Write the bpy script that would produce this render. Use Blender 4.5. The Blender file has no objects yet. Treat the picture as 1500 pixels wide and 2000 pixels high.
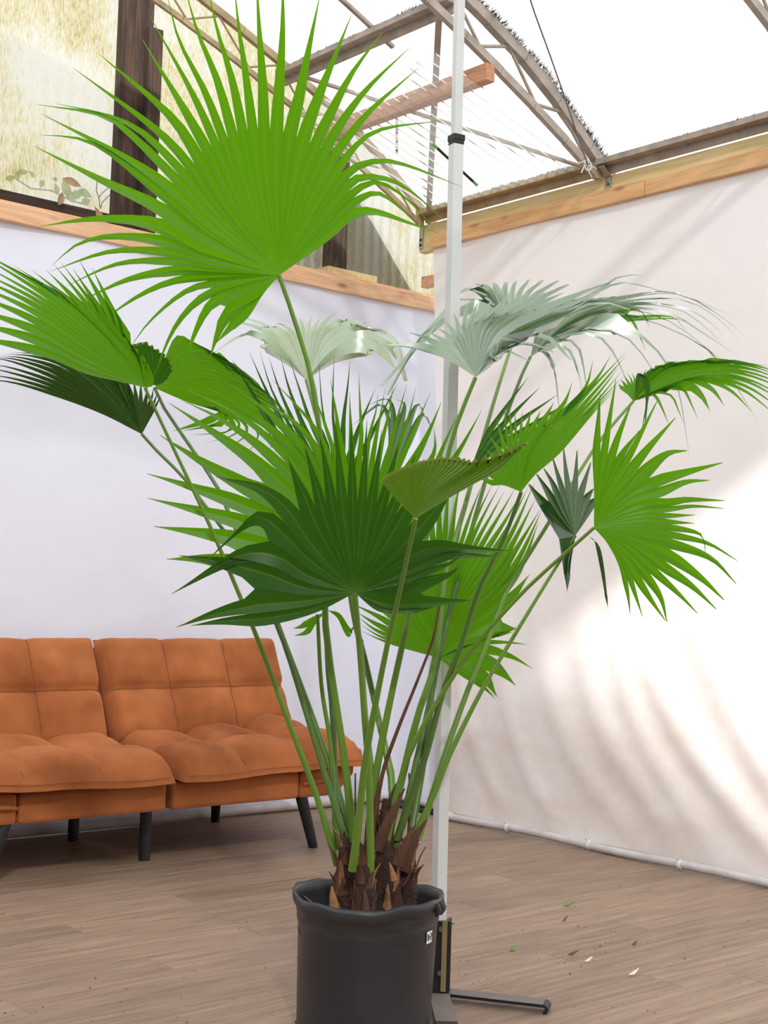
import bpy, bmesh, math, random
import numpy as np
from mathutils import Vector, Matrix, noise

# ------------------------------------------------------------------ camera, world, sun, exposure
SC = bpy.context.scene
COL = SC.collection
F_PX, IW, IH = 2681.0, 1500.0, 2000.0
CAM_H = 1.04
ROLL = math.atan(0.0316)
PITCH = math.atan(155 * math.cos(ROLL) / F_PX)
C = np.array([0, 0, CAM_H])
R0 = np.array([1.0, 0, 0]); U0 = np.array([0, -math.sin(PITCH), math.cos(PITCH)]); FW = np.array([0, math.cos(PITCH), math.sin(PITCH)])
CX = math.cos(ROLL) * R0 + math.sin(ROLL) * U0
CY = -math.sin(ROLL) * R0 + math.cos(ROLL) * U0
cam = bpy.data.cameras.new('camera'); cam_ob = bpy.data.objects.new('camera', cam); COL.objects.link(cam_ob)
cam.sensor_fit = 'VERTICAL'; cam.sensor_height = 36.0; cam.lens = 36.0 * F_PX / IH
cam.clip_start = 0.05; cam.clip_end = 200
m = Matrix.Identity(4)
for i in range(3):
    m[i][0] = CX[i]; m[i][1] = CY[i]; m[i][2] = -FW[i]; m[i][3] = C[i]
cam_ob.matrix_world = m
SC.camera = cam_ob

# the room's own axes: s = distance from the right wall, t = distance from the left wall
AX = np.array([.7585, .6517, 0]); AX /= np.linalg.norm(AX)
NX = np.array([AX[1], -AX[0], 0])
K0 = np.array([-0.028, 6.856, 0])
def W(s, t, z): return K0 - AX * s + NX * t + np.array([0, 0, z])

world = bpy.data.worlds.new('sky'); SC.world = world; world.use_nodes = True
bg = world.node_tree.nodes['Background']
bg.inputs[0].default_value = (0.96, 0.98, 1.0, 1); bg.inputs[1].default_value = 1.08
sun = bpy.data.lights.new('sun', 'SUN'); sun_ob = bpy.data.objects.new('sun', sun); COL.objects.link(sun_ob)
sun.energy = 5.5; sun.angle = math.radians(2.2); sun.color = (1.0, 0.97, 0.92)
sd = Vector(-NX * 1.0 + AX * 0.6 + np.array([0, 0, -0.853])).normalized()
sun_ob.rotation_euler = sd.to_track_quat('-Z', 'Y').to_euler()
sun_ob.location = (0, 0, 8)
vs = SC.view_settings
vs.view_transform = 'Standard'; vs.look = 'None'; vs.gamma = 1; vs.use_curve_mapping = False
vs.exposure = 0.0
SC.cycles.max_bounces = 10; SC.cycles.transparent_max_bounces = 16
SC.cycles.diffuse_bounces = 5; SC.cycles.transmission_bounces = 8
SC.cycles.use_denoising = True
SC.cycles.sample_clamp_indirect = 6

rnd = random.Random(7)

# ------------------------------------------------------------------ helpers
def ray(u, v): return FW + CX * (u - IW / 2) / F_PX + CY * (IH / 2 - v) / F_PX
def at(u, v, depth):
    r = ray(u, v); return C + r * (depth / r[1])
def lin(c):
    c = c / 255.0
    return c / 12.92 if c <= .04045 else ((c + .055) / 1.055) ** 2.4
def rgb(r, g, b): return (lin(r), lin(g), lin(b), 1)

def tag(o, label=None, cat=None, group=None, kind=None):
    if label: o['label'] = label
    if cat: o['category'] = cat
    if group: o['group'] = group
    if kind: o['kind'] = kind
    return o
def empty(name, loc, label=None, cat=None, group=None, kind=None):
    o = bpy.data.objects.new(name, None); COL.objects.link(o); o.location = Vector(loc); o.empty_display_size = .1
    o['_loc'] = list(map(float, loc))
    return tag(o, label, cat, group, kind)
def worldloc(o):
    v = Vector((0, 0, 0))
    while o is not None:
        v += Vector(o.location); o = o.parent
    return v
def link(name, me, mat, parent=None, origin=None):
    """me is built in world coordinates; origin (world) becomes the object's own location"""
    if isinstance(mat, (list, tuple)):
        for q in mat: me.materials.append(q)
    elif mat: me.materials.append(mat)
    o = bpy.data.objects.new(name, me); COL.objects.link(o)
    if origin is None:
        n = len(me.vertices); co = np.empty(n * 3); me.vertices.foreach_get('co', co); co = co.reshape(-1, 3)
        origin = co.mean(0); origin[2] = co[:, 2].min()
    org = Vector(origin)
    me.transform(Matrix.Translation(-org))
    if parent:
        o.parent = parent; o.location = org - worldloc(parent)
    else:
        o.location = org
    return o
class MB:
    def __init__(self): self.v = []; self.f = []; self.sm = []
    def add(self, vs, fs, smooth=False):
        b = len(self.v); self.v += [tuple(map(float, q)) for q in vs]
        for q in fs: self.f.append(tuple(b + i for i in q)); self.sm.append(smooth)
    def box(self, o, ex, ey, ez):
        """corner o and three edge vectors"""
        o, ex, ey, ez = map(np.array, (o, ex, ey, ez))
        vs = [o, o + ex, o + ex + ey, o + ey, o + ez, o + ex + ez, o + ex + ey + ez, o + ey + ez]
        fs = [(0, 3, 2, 1), (4, 5, 6, 7), (0, 1, 5, 4), (1, 2, 6, 5), (2, 3, 7, 6), (3, 0, 4, 7)]
        if np.dot(np.cross(ex, ey), ez) < 0: fs = [q[::-1] for q in fs]
        self.add(vs, fs)
    def wbox(self, s0, s1, t0, t1, z0, z1):
        self.box(W(s0, t0, z0), W(s1, t0, z0) - W(s0, t0, z0), W(s0, t1, z0) - W(s0, t0, z0), (0, 0, z1 - z0))
    def tube(self, pts, rad, n=8, cap=True, smooth=True, squash=1.0):
        pts = [np.array(p, float) for p in pts]
        if not hasattr(rad, '__len__'): rad = [rad] * len(pts)
        up = None; rings = []
        for i, p in enumerate(pts):
            t = pts[min(i + 1, len(pts) - 1)] - pts[max(i - 1, 0)]; t = t / (np.linalg.norm(t) + 1e-9)
            if up is None:
                up = np.array([0, 0, 1.0]) if abs(t[2]) < .9 else np.array([0, -1.0, 0])
            x = np.cross(up, t); x /= np.linalg.norm(x) + 1e-9; y = np.cross(t, x); up = y
            rings.append([p + (x * math.cos(a) + y * squash * math.sin(a)) * rad[i] for a in (2 * math.pi * k / n for k in range(n))])
        vs = [q for r in rings for q in r]; fs = []
        for i in range(len(pts) - 1):
            for k in range(n):
                a = i * n + k; b = i * n + (k + 1) % n
                fs.append((a, b, b + n, a + n))
        self.add(vs, fs, smooth)
        if cap:
            self.add(rings[0][::-1], [tuple(range(n))]); self.add(rings[-1], [tuple(range(n))])
    def bar(self, p, q, w, h, upv=(0, 0, 1)):
        p, q = np.array(p, float), np.array(q, float); t = q - p; L = np.linalg.norm(t); t /= L
        x = np.cross(t, upv); x /= np.linalg.norm(x); y = np.cross(x, t)
        self.box(p - x * w / 2 - y * h / 2, x * w, y * h, t * L)
    def lathe(self, prof, c, n=48, wob=None, smooth=True):
        rings = []
        for j, (r, z) in enumerate(prof):
            rings.append([(c[0] + (r + (wob(j, a)[0] if wob else 0)) * math.cos(a), c[1] + (r + (wob(j, a)[0] if wob else 0)) * math.sin(a), c[2] + z + (wob(j, a)[1] if wob else 0)) for a in (2 * math.pi * k / n for k in range(n))])
        fs = []
        for i in range(len(prof) - 1):
            for k in range(n):
                a = i * n + k; b = i * n + (k + 1) % n; fs.append((a, b, b + n, a + n))
        self.add([q for r in rings for q in r], fs, smooth)
    def grid(self, fn, nu, nv, smooth=True):
        vs = [fn(i / nu, j / nv) for j in range(nv + 1) for i in range(nu + 1)]
        fs = [(j * (nu + 1) + i, j * (nu + 1) + i + 1, (j + 1) * (nu + 1) + i + 1, (j + 1) * (nu + 1) + i) for j in range(nv) for i in range(nu)]
        self.add(vs, fs, smooth)
    def mesh(self, name='mesh'):
        me = bpy.data.meshes.new(name); me.from_pydata(self.v, [], self.f); me.update()
        me.polygons.foreach_set('use_smooth', self.sm)
        return me
    def build(self, name, mat, parent=None, origin=None, bevel=0):
        o = link(name, self.mesh(name), mat, parent, origin)
        if bevel:
            md = o.modifiers.new('bevel', 'BEVEL'); md.width = bevel; md.segments = 2; md.limit_method = 'ANGLE'
        return o

# ------------------------------------------------------------------ materials
def new_mat(name):
    mt = bpy.data.materials.new(name); mt.use_nodes = True
    nt = mt.node_tree; return mt, nt, nt.nodes['Principled BSDF'], nt.nodes['Material Output']
def nd(nt, typ, **kw):
    n = nt.nodes.new(typ)
    for k, v in kw.items():
        if hasattr(n, k): setattr(n, k, v)
        else: n.inputs[k].default_value = v
    return n
def simple(name, col, rough=.6, metal=0, var=0.0, scale=8, bump=0, bscale=60, stretch=None, spec=None):
    mt, nt, p, out = new_mat(name)
    p.inputs['Base Color'].default_value = col; p.inputs['Roughness'].default_value = rough; p.inputs['Metallic'].default_value = metal
    if spec is not None: p.inputs['Specular IOR Level'].default_value = spec
    tc = nd(nt, 'ShaderNodeTexCoord'); vec = tc.outputs['Object']
    if stretch:
        mp = nd(nt, 'ShaderNodeMapping'); mp.inputs['Scale'].default_value = stretch; nt.links.new(vec, mp.inputs[0]); vec = mp.outputs[0]
    if var:
        nz = nd(nt, 'ShaderNodeTexNoise'); nz.inputs['Scale'].default_value = scale; nz.inputs['Detail'].default_value = 6
        nt.links.new(vec, nz.inputs['Vector'])
        mx = nd(nt, 'ShaderNodeMix', data_type='RGBA'); mx.inputs[6].default_value = tuple(c * (1 - var) for c in col[:3]) + (1,)
        mx.inputs[7].default_value = tuple(min(1, c * (1 + var)) for c in col[:3]) + (1,)
        rp = nd(nt, 'ShaderNodeMapRange'); rp.inputs[1].default_value = .3; rp.inputs[2].default_value = .7
        nt.links.new(nz.outputs[0], rp.inputs[0]); nt.links.new(rp.outputs[0], mx.inputs[0]); nt.links.new(mx.outputs[2], p.inputs['Base Color'])
    if bump:
        bz = nd(nt, 'ShaderNodeTexNoise'); bz.inputs['Scale'].default_value = bscale; bz.inputs['Detail'].default_value = 4
        nt.links.new(vec, bz.inputs['Vector'])
        bp = nd(nt, 'ShaderNodeBump'); bp.inputs['Strength'].default_value = bump; bp.inputs['Distance'].default_value = .01
        nt.links.new(bz.outputs[0], bp.inputs['Height']); nt.links.new(bp.outputs[0], p.inputs['Normal'])
    return mt
def wood(name, c0, c1, c2, rough=.65, axis='x', knots=True):
    """grain runs along the piece's own longest direction, given as a mapping of world coordinates"""
    mt, nt, p, out = new_mat(name)
    geo = nd(nt, 'ShaderNodeNewGeometry')
    d1 = nd(nt, 'ShaderNodeVectorMath', operation='DOT_PRODUCT'); d1.inputs[1].default_value = tuple(AX)
    d2 = nd(nt, 'ShaderNodeVectorMath', operation='DOT_PRODUCT'); d2.inputs[1].default_value = tuple(NX)
    sp = nd(nt, 'ShaderNodeSeparateXYZ'); cb = nd(nt, 'ShaderNodeCombineXYZ')
    oi = nd(nt, 'ShaderNodeObjectInfo'); ad = nd(nt, 'ShaderNodeMath', operation='MULTIPLY'); ad.inputs[1].default_value = 37.0
    for d in (d1, d2): nt.links.new(geo.outputs['Position'], d.inputs[0])
    nt.links.new(geo.outputs['Position'], sp.inputs[0]); nt.links.new(oi.outputs['Random'], ad.inputs[0])
    order = {'x': (d1.outputs['Value'], d2.outputs['Value'], sp.outputs['Z']), 'y': (d2.outputs['Value'], d1.outputs['Value'], sp.outputs['Z']),
             'z': (sp.outputs['Z'], d1.outputs['Value'], d2.outputs['Value'])}[axis]
    off = nd(nt, 'ShaderNodeMath', operation='ADD'); nt.links.new(order[1], off.inputs[0]); nt.links.new(ad.outputs[0], off.inputs[1])
    nt.links.new(order[0], cb.inputs[0]); nt.links.new(off.outputs[0], cb.inputs[1]); nt.links.new(order[2], cb.inputs[2])
    mp = nd(nt, 'ShaderNodeMapping'); mp.inputs['Scale'].default_value = (1.6, 22, 22); nt.links.new(cb.outputs[0], mp.inputs[0])
    nz = nd(nt, 'ShaderNodeTexNoise'); nz.inputs['Scale'].default_value = 2.2; nz.inputs['Detail'].default_value = 8; nz.inputs['Distortion'].default_value = .8
    nt.links.new(mp.outputs[0], nz.inputs['Vector'])
    cr = nd(nt, 'ShaderNodeValToRGB'); e = cr.color_ramp.elements
    e[0].position = .28; e[0].color = c0; e[1].position = .75; e[1].color = c2
    q = e.new(.5); q.color = c1
    nt.links.new(nz.outputs[0], cr.inputs[0]); colour = cr.outputs[0]
    if knots:
        mk = nd(nt, 'ShaderNodeMapping'); mk.inputs['Scale'].default_value = (3.5, 9, 9); nt.links.new(cb.outputs[0], mk.inputs[0])
        vo = nd(nt, 'ShaderNodeTexVoronoi'); vo.inputs['Scale'].default_value = 1.3; nt.links.new(mk.outputs[0], vo.inputs['Vector'])
        rg = nd(nt, 'ShaderNodeMapRange'); rg.inputs[1].default_value = .06; rg.inputs[2].default_value = .2; rg.inputs[3].default_value = .75; rg.inputs[4].default_value = 0
        nt.links.new(vo.outputs['Distance'], rg.inputs[0])
        mx = nd(nt, 'ShaderNodeMix', data_type='RGBA'); mx.inputs[7].default_value = tuple(x * .42 for x in c0[:3]) + (1,)
        nt.links.new(rg.outputs[0], mx.inputs[0]); nt.links.new(colour, mx.inputs[6]); colour = mx.outputs[2]
    nt.links.new(colour, p.inputs['Base Color']); p.inputs['Roughness'].default_value = rough
    bp = nd(nt, 'ShaderNodeBump'); bp.inputs['Strength'].default_value = .25; bp.inputs['Distance'].default_value = .004
    nt.links.new(nz.outputs[0], bp.inputs['Height']); nt.links.new(bp.outputs[0], p.inputs['Normal'])
    return mt

M = {}
M['pine'] = wood('pine', rgb(214, 160, 118), rgb(232, 186, 146), rgb(243, 206, 170), axis='x')
M['pine_r'] = wood('pine_r', rgb(206, 150, 96), rgb(224, 176, 122), rgb(236, 194, 142), axis='y')
M['treated'] = wood('treated', rgb(205, 178, 122), rgb(222, 200, 146), rgb(232, 212, 164), axis='y', knots=False)
M['fir'] = wood('fir', rgb(170, 112, 78), rgb(196, 140, 104), rgb(214, 160, 122), axis='y')
M['dark_wood'] = wood('dark_wood', rgb(38, 27, 22), rgb(58, 43, 34), rgb(92, 68, 48), axis='z', knots=False, rough=.85)
M['sill_wood'] = wood('sill_wood', rgb(40, 28, 24), rgb(58, 42, 34), rgb(84, 60, 46), axis='x', knots=False, rough=.85)

def sheet_mat(name, base, stain, stain_amt, stain_z):
    """white cloth: fine weave, faint stains that thicken towards the hem"""
    mt, nt, p, out = new_mat(name)
    geo = nd(nt, 'ShaderNodeNewGeometry'); sp = nd(nt, 'ShaderNodeSeparateXYZ'); nt.links.new(geo.outputs['Position'], sp.inputs[0])
    n1 = nd(nt, 'ShaderNodeTexNoise'); n1.inputs['Scale'].default_value = 2.2; n1.inputs['Detail'].default_value = 7; n1.inputs['Roughness'].default_value = .62
    mp = nd(nt, 'ShaderNodeMapping'); mp.inputs['Scale'].default_value = (1, 1, 1.6)
    nt.links.new(geo.outputs['Position'], mp.inputs[0]); nt.links.new(mp.outputs[0], n1.inputs['Vector'])
    hz = nd(nt, 'ShaderNodeMapRange'); hz.inputs[1].default_value = 0.0; hz.inputs[2].default_value = stain_z; hz.inputs[3].default_value = 1; hz.inputs[4].default_value = .12
    nt.links.new(sp.outputs['Z'], hz.inputs[0])
    r1 = nd(nt, 'ShaderNodeMapRange'); r1.inputs[1].default_value = .4; r1.inputs[2].default_value = .75; nt.links.new(n1.outputs[0], r1.inputs[0])
    ml = nd(nt, 'ShaderNodeMath', operation='MULTIPLY'); nt.links.new(r1.outputs[0], ml.inputs[0]); nt.links.new(hz.outputs[0], ml.inputs[1])
    m2 = nd(nt, 'ShaderNodeMath', operation='MULTIPLY'); m2.inputs[1].default_value = stain_amt; nt.links.new(ml.outputs[0], m2.inputs[0])
    mx = nd(nt, 'ShaderNodeMix', data_type='RGBA'); mx.inputs[6].default_value = base; mx.inputs[7].default_value = stain
    nt.links.new(m2.outputs[0], mx.inputs[0])
    # small dark specks and scuffs
    n2 = nd(nt, 'ShaderNodeTexNoise'); n2.inputs['Scale'].default_value = 14; n2.inputs['Detail'].default_value = 9; n2.inputs['Roughness'].default_value = .75
    nt.links.new(mp.outputs[0], n2.inputs['Vector'])
    r2 = nd(nt, 'ShaderNodeMapRange'); r2.inputs[1].default_value = .735; r2.inputs[2].default_value = .79; r2.inputs[4].default_value = .4; nt.links.new(n2.outputs[0], r2.inputs[0])
    mx2 = nd(nt, 'ShaderNodeMix', data_type='RGBA'); mx2.inputs[7].default_value = rgb(128, 100, 84)
    nt.links.new(r2.outputs[0], mx2.inputs[0]); nt.links.new(mx.outputs[2], mx2.inputs[6]); nt.links.new(mx2.outputs[2], p.inputs['Base Color'])
    p.inputs['Roughness'].default_value = .9; p.inputs['Specular IOR Level'].default_value = .15
    n3 = nd(nt, 'ShaderNodeTexNoise'); n3.inputs['Scale'].default_value = 5; n3.inputs['Detail'].default_value = 5
    nt.links.new(geo.outputs['Position'], n3.inputs['Vector'])
    bp = nd(nt, 'ShaderNodeBump'); bp.inputs['Strength'].default_value = .18; bp.inputs['Distance'].default_value = .03
    nt.links.new(n3.outputs[0], bp.inputs['Height']); nt.links.new(bp.outputs[0], p.inputs['Normal'])
    return mt
M['sheet_left'] = sheet_mat('sheet_left', rgb(234, 236, 250), rgb(216, 213, 220), .5, 1.5)  # blue of the sky light put into the base of white cloth
M['sheet_right'] = sheet_mat('sheet_right', rgb(252, 248, 247), rgb(226, 204, 188), .75, 1.5)  # warm bounced sunlight put into the base, stains are the cloth's own

def plank_mat():
    mt, nt, p, out = new_mat('floor_plank')
    geo = nd(nt, 'ShaderNodeNewGeometry'); oi = nd(nt, 'ShaderNodeObjectInfo')
    d1 = nd(nt, 'ShaderNodeVectorMath', operation='DOT_PRODUCT'); d1.inputs[1].default_value = tuple(AX)
    d2 = nd(nt, 'ShaderNodeVectorMath', operation='DOT_PRODUCT'); d2.inputs[1].default_value = tuple(NX)
    for d in (d1, d2): nt.links.new(geo.outputs['Position'], d.inputs[0])
    ml = nd(nt, 'ShaderNodeMath', operation='MULTIPLY'); ml.inputs[1].default_value = 53; nt.links.new(oi.outputs['Random'], ml.inputs[0])
    cb = nd(nt, 'ShaderNodeCombineXYZ'); nt.links.new(d1.outputs['Value'], cb.inputs[0]); nt.links.new(d2.outputs['Value'], cb.inputs[1]); nt.links.new(ml.outputs[0], cb.inputs[2])
    mp = nd(nt, 'ShaderNodeMapping'); mp.inputs['Scale'].default_value = (2.0, 30, 1); nt.links.new(cb.outputs[0], mp.inputs[0])
    nz = nd(nt, 'ShaderNodeTexNoise'); nz.inputs['Scale'].default_value = 1.6; nz.inputs['Detail'].default_value = 8; nz.inputs['Roughness'].default_value = .6
    nt.links.new(mp.outputs[0], nz.inputs['Vector'])
    cr = nd(nt, 'ShaderNodeValToRGB'); e = cr.color_ramp.elements
    e[0].position = .3; e[0].color = rgb(126, 103, 87); e[1].position = .72; e[1].color = rgb(168, 144, 122)
    q = e.new(.5); q.color = rgb(147, 124, 105)
    nt.links.new(nz.outputs[0], cr.inputs[0])
    hs = nd(nt, 'ShaderNodeHueSaturation')
    vr = nd(nt, 'ShaderNodeMapRange'); vr.inputs[3].default_value = .9; vr.inputs[4].default_value = 1.08; nt.links.new(oi.outputs['Random'], vr.inputs[0]); nt.links.new(vr.outputs[0], hs.inputs['Value'])
    nt.links.new(cr.outputs[0], hs.inputs['Color'])
    # dust and scuffing across planks
    dz = nd(nt, 'ShaderNodeTexNoise'); dz.inputs['Scale'].default_value = 1.7; dz.inputs['Detail'].default_value = 6; nt.links.new(geo.outputs['Position'], dz.inputs['Vector'])
    dr = nd(nt, 'ShaderNodeMapRange'); dr.inputs[1].default_value = .45; dr.inputs[2].default_value = .75; dr.inputs[4].default_value = .35; nt.links.new(dz.outputs[0], dr.inputs[0])
    mx = nd(nt, 'ShaderNodeMix', data_type='RGBA'); mx.inputs[7].default_value = rgb(140, 118, 108); nt.links.new(dr.outputs[0], mx.inputs[0]); nt.links.new(hs.outputs[0], mx.inputs[6])
    nt.links.new(mx.outputs[2], p.inputs['Base Color']); p.inputs['Roughness'].default_value = .5; p.inputs['Specular IOR Level'].default_value = .3
    bp = nd(nt, 'ShaderNodeBump'); bp.inputs['Strength'].default_value = .15; bp.inputs['Distance'].default_value = .002
    nt.links.new(nz.outputs[0], bp.inputs['Height']); nt.links.new(bp.outputs[0], p.inputs['Normal'])
    return mt
M['plank'] = plank_mat()
M['subfloor'] = simple('subfloor', rgb(82, 68, 60), .8)
M['ground'] = simple('ground', rgb(150, 146, 136), .95, var=.2, scale=1.2)

def film_mat():
    mt, nt, p, out = new_mat('roof_film'); nt.nodes.remove(p)
    tl = nd(nt, 'ShaderNodeBsdfTranslucent'); tl.inputs[0].default_value = (.85, .86, .88, 1)
    tp = nd(nt, 'ShaderNodeBsdfTransparent'); tp.inputs[0].default_value = (.98, .99, 1, 1)
    mx = nd(nt, 'ShaderNodeMixShader')
    geo = nd(nt, 'ShaderNodeNewGeometry'); mp = nd(nt, 'ShaderNodeMapping'); mp.inputs['Scale'].default_value = (3, 3, 9)
    nz = nd(nt, 'ShaderNodeTexNoise'); nz.inputs['Scale'].default_value = 7; nz.inputs['Detail'].default_value = 9; nz.inputs['Roughness'].default_value = .7
    nt.links.new(geo.outputs['Position'], mp.inputs[0]); nt.links.new(mp.outputs[0], nz.inputs['Vector'])
    rg = nd(nt, 'ShaderNodeMapRange'); rg.inputs[1].default_value = .35; rg.inputs[2].default_value = .7; rg.inputs[3].default_value = .10; rg.inputs[4].default_value = .28
    nt.links.new(nz.outputs[0], rg.inputs[0]); nt.links.new(rg.outputs[0], mx.inputs[0])
    nt.links.new(tl.outputs[0], mx.inputs[1]); nt.links.new(tp.outputs[0], mx.inputs[2]); nt.links.new(mx.outputs[0], out.inputs[0])
    return mt
M['film'] = film_mat()
M['weathered'] = simple('weathered', rgb(92, 88, 80), .9, var=.2, scale=3)  # dark tone for the added walls, keeps bounced light low

def fiberglass_mat():
    mt, nt, p, out = new_mat('stained_fiberglass'); nt.nodes.remove(p)
    geo = nd(nt, 'ShaderNodeNewGeometry'); mp = nd(nt, 'ShaderNodeMapping'); mp.inputs['Scale'].default_value = (52, 52, 13)
    nt.links.new(geo.outputs['Position'], mp.inputs[0])
    n1 = nd(nt, 'ShaderNodeTexNoise'); n1.inputs['Scale'].default_value = 2.2; n1.inputs['Detail'].default_value = 8; n1.inputs['Roughness'].default_value = .66
    nt.links.new(mp.outputs[0], n1.inputs['Vector'])
    n2 = nd(nt, 'ShaderNodeTexNoise'); n2.inputs['Scale'].default_value = 2.0; n2.inputs['Detail'].default_value = 4; nt.links.new(geo.outputs['Position'], n2.inputs['Vector'])
    ad = nd(nt, 'ShaderNodeMath', operation='ADD'); nt.links.new(n1.outputs[0], ad.inputs[0]); nt.links.new(n2.outputs[0], ad.inputs[1])
    cr = nd(nt, 'ShaderNodeValToRGB'); e = cr.color_ramp.elements
    e[0].position = .36; e[0].color = rgb(196, 186, 124); e[1].position = .54; e[1].color = rgb(255, 253, 240)
    q = e.new(.45); q.color = rgb(243, 231, 186)
    hf = nd(nt, 'ShaderNodeMath', operation='MULTIPLY'); hf.inputs[1].default_value = .5; nt.links.new(ad.outputs[0], hf.inputs[0]); nt.links.new(hf.outputs[0], cr.inputs[0])
    tl = nd(nt, 'ShaderNodeBsdfTranslucent'); tp = nd(nt, 'ShaderNodeBsdfTransparent'); df = nd(nt, 'ShaderNodeBsdfDiffuse')
    for s_ in (tl, tp, df): nt.links.new(cr.outputs[0], s_.inputs[0])
    a1 = nd(nt, 'ShaderNodeMixShader'); a1.inputs[0].default_value = .45; nt.links.new(tl.outputs[0], a1.inputs[1]); nt.links.new(tp.outputs[0], a1.inputs[2])
    a2 = nd(nt, 'ShaderNodeMixShader'); a2.inputs[0].default_value = .08; nt.links.new(a1.outputs[0], a2.inputs[1]); nt.links.new(df.outputs[0], a2.inputs[2])
    nt.links.new(a2.outputs[0], out.inputs[0])
    return mt
M['fiberglass'] = fiberglass_mat()

def clear_mat():
    mt, nt, p, out = new_mat('clear_corrugated'); nt.nodes.remove(p)
    tp = nd(nt, 'ShaderNodeBsdfTransparent'); tp.inputs[0].default_value = (.97, .975, .97, 1)
    gl = nd(nt, 'ShaderNodeBsdfGlossy'); gl.inputs['Roughness'].default_value = .08
    tl = nd(nt, 'ShaderNodeBsdfTranslucent'); tl.inputs[0].default_value = (.95, .93, .88, 1)
    lw = nd(nt, 'ShaderNodeLayerWeight'); lw.inputs[0].default_value = .35
    m1 = nd(nt, 'ShaderNodeMixShader'); m1.inputs[0].default_value = .22; nt.links.new(tp.outputs[0], m1.inputs[1]); nt.links.new(tl.outputs[0], m1.inputs[2])
    m2 = nd(nt, 'ShaderNodeMixShader'); nt.links.new(lw.outputs['Fresnel'], m2.inputs[0]); nt.links.new(m1.outputs[0], m2.inputs[1]); nt.links.new(gl.outputs[0], m2.inputs[2])
    nt.links.new(m2.outputs[0], out.inputs[0])
    return mt
M['clear'] = clear_mat()

def leaf_mat(name, face, deep, trans, tmix=.45, rough=.36, spec=.5, coat=0, sheen=0):
    """attribute leaf: x along the segment, y from the midrib (0) to the fold (1), z random per segment"""
    mt, nt, p, out = new_mat(name)
    at_ = nd(nt, 'ShaderNodeAttribute'); at_.attribute_name = 'leaf'
    sp = nd(nt, 'ShaderNodeSeparateXYZ'); nt.links.new(at_.outputs['Vector'], sp.inputs[0])
    cr = nd(nt, 'ShaderNodeValToRGB'); e = cr.color_ramp.elements
    e[0].position = 0; e[0].color = face; e[1].position = 1; e[1].color = deep
    nt.links.new(sp.outputs['Z'], cr.inputs[0])
    # yellowish rib near the base, pale rib line, dry tips
    rb = nd(nt, 'ShaderNodeMapRange'); rb.inputs[1].default_value = .16; rb.inputs[2].default_value = .02; rb.inputs[4].default_value = .6; nt.links.new(sp.outputs['Y'], rb.inputs[0])
    m1 = nd(nt, 'ShaderNodeMix', data_type='RGBA'); m1.inputs[7].default_value = rgb(110, 142, 50); nt.links.new(rb.outputs[0], m1.inputs[0]); nt.links.new(cr.outputs[0], m1.inputs[6])
    tr = nd(nt, 'ShaderNodeMapRange'); tr.inputs[1].default_value = .93; tr.inputs[2].default_value = 1.0; tr.inputs[4].default_value = .6; nt.links.new(sp.outputs['X'], tr.inputs[0])
    m2 = nd(nt, 'ShaderNodeMix', data_type='RGBA'); m2.inputs[7].default_value = rgb(176, 160, 80); nt.links.new(tr.outputs[0], m2.inputs[0]); nt.links.new(m1.outputs[2], m2.inputs[6])
    br = nd(nt, 'ShaderNodeMapRange'); br.inputs[1].default_value = .1; br.inputs[2].default_value = .0; br.inputs[4].default_value = .25; nt.links.new(sp.outputs['X'], br.inputs[0])
    m3 = nd(nt, 'ShaderNodeMix', data_type='RGBA'); m3.inputs[7].default_value = rgb(156, 172, 84); nt.links.new(br.outputs[0], m3.inputs[0]); nt.links.new(m2.outputs[2], m3.inputs[6])
    geo = nd(nt, 'ShaderNodeNewGeometry')
    nz = nd(nt, 'ShaderNodeTexNoise'); nz.inputs['Scale'].default_value = 9; nz.inputs['Detail'].default_value = 5; nt.links.new(geo.outputs['Position'], nz.inputs['Vector'])
    rz = nd(nt, 'ShaderNodeMapRange'); rz.inputs[1].default_value = .66; rz.inputs[2].default_value = .78; rz.inputs[4].default_value = .35; nt.links.new(nz.outputs[0], rz.inputs[0])
    m4 = nd(nt, 'ShaderNodeMix', data_type='RGBA'); m4.inputs[7].default_value = rgb(150, 170, 60); nt.links.new(rz.outputs[0], m4.inputs[0]); nt.links.new(m3.outputs[2], m4.inputs[6])
    nt.links.new(m4.outputs[2], p.inputs['Base Color']); p.inputs['Roughness'].default_value = rough; p.inputs['Specular IOR Level'].default_value = spec
    p.inputs['Coat Weight'].default_value = coat; p.inputs['Coat Roughness'].default_value = .3; p.inputs['Coat IOR'].default_value = 2.2
    p.inputs['Sheen Weight'].default_value = sheen; p.inputs['Sheen Roughness'].default_value = .3
    tl = nd(nt, 'ShaderNodeBsdfTranslucent'); tl.inputs[0].default_value = trans
    mx = nd(nt, 'ShaderNodeMixShader'); mx.inputs[0].default_value = tmix
    nt.links.new(p.outputs[0], mx.inputs[1]); nt.links.new(tl.outputs[0], mx.inputs[2]); nt.links.new(mx.outputs[0], out.inputs[0])
    return mt
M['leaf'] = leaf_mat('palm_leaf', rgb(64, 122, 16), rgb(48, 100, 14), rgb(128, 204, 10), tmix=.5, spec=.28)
M['leaf_deep'] = leaf_mat('palm_leaf_deep', rgb(50, 92, 24), rgb(36, 76, 20), rgb(76, 140, 16), tmix=.35, spec=.3)  # darker copy of the leaf, shade put into the base colour
M['leaf_gloss'] = leaf_mat('palm_leaf_gloss', rgb(74, 116, 60), rgb(58, 98, 50), rgb(100, 156, 40), tmix=.10, rough=.26, spec=1.0, coat=1.0, sheen=1.0)  # base lightened as well, to add to the sky sheen
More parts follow.
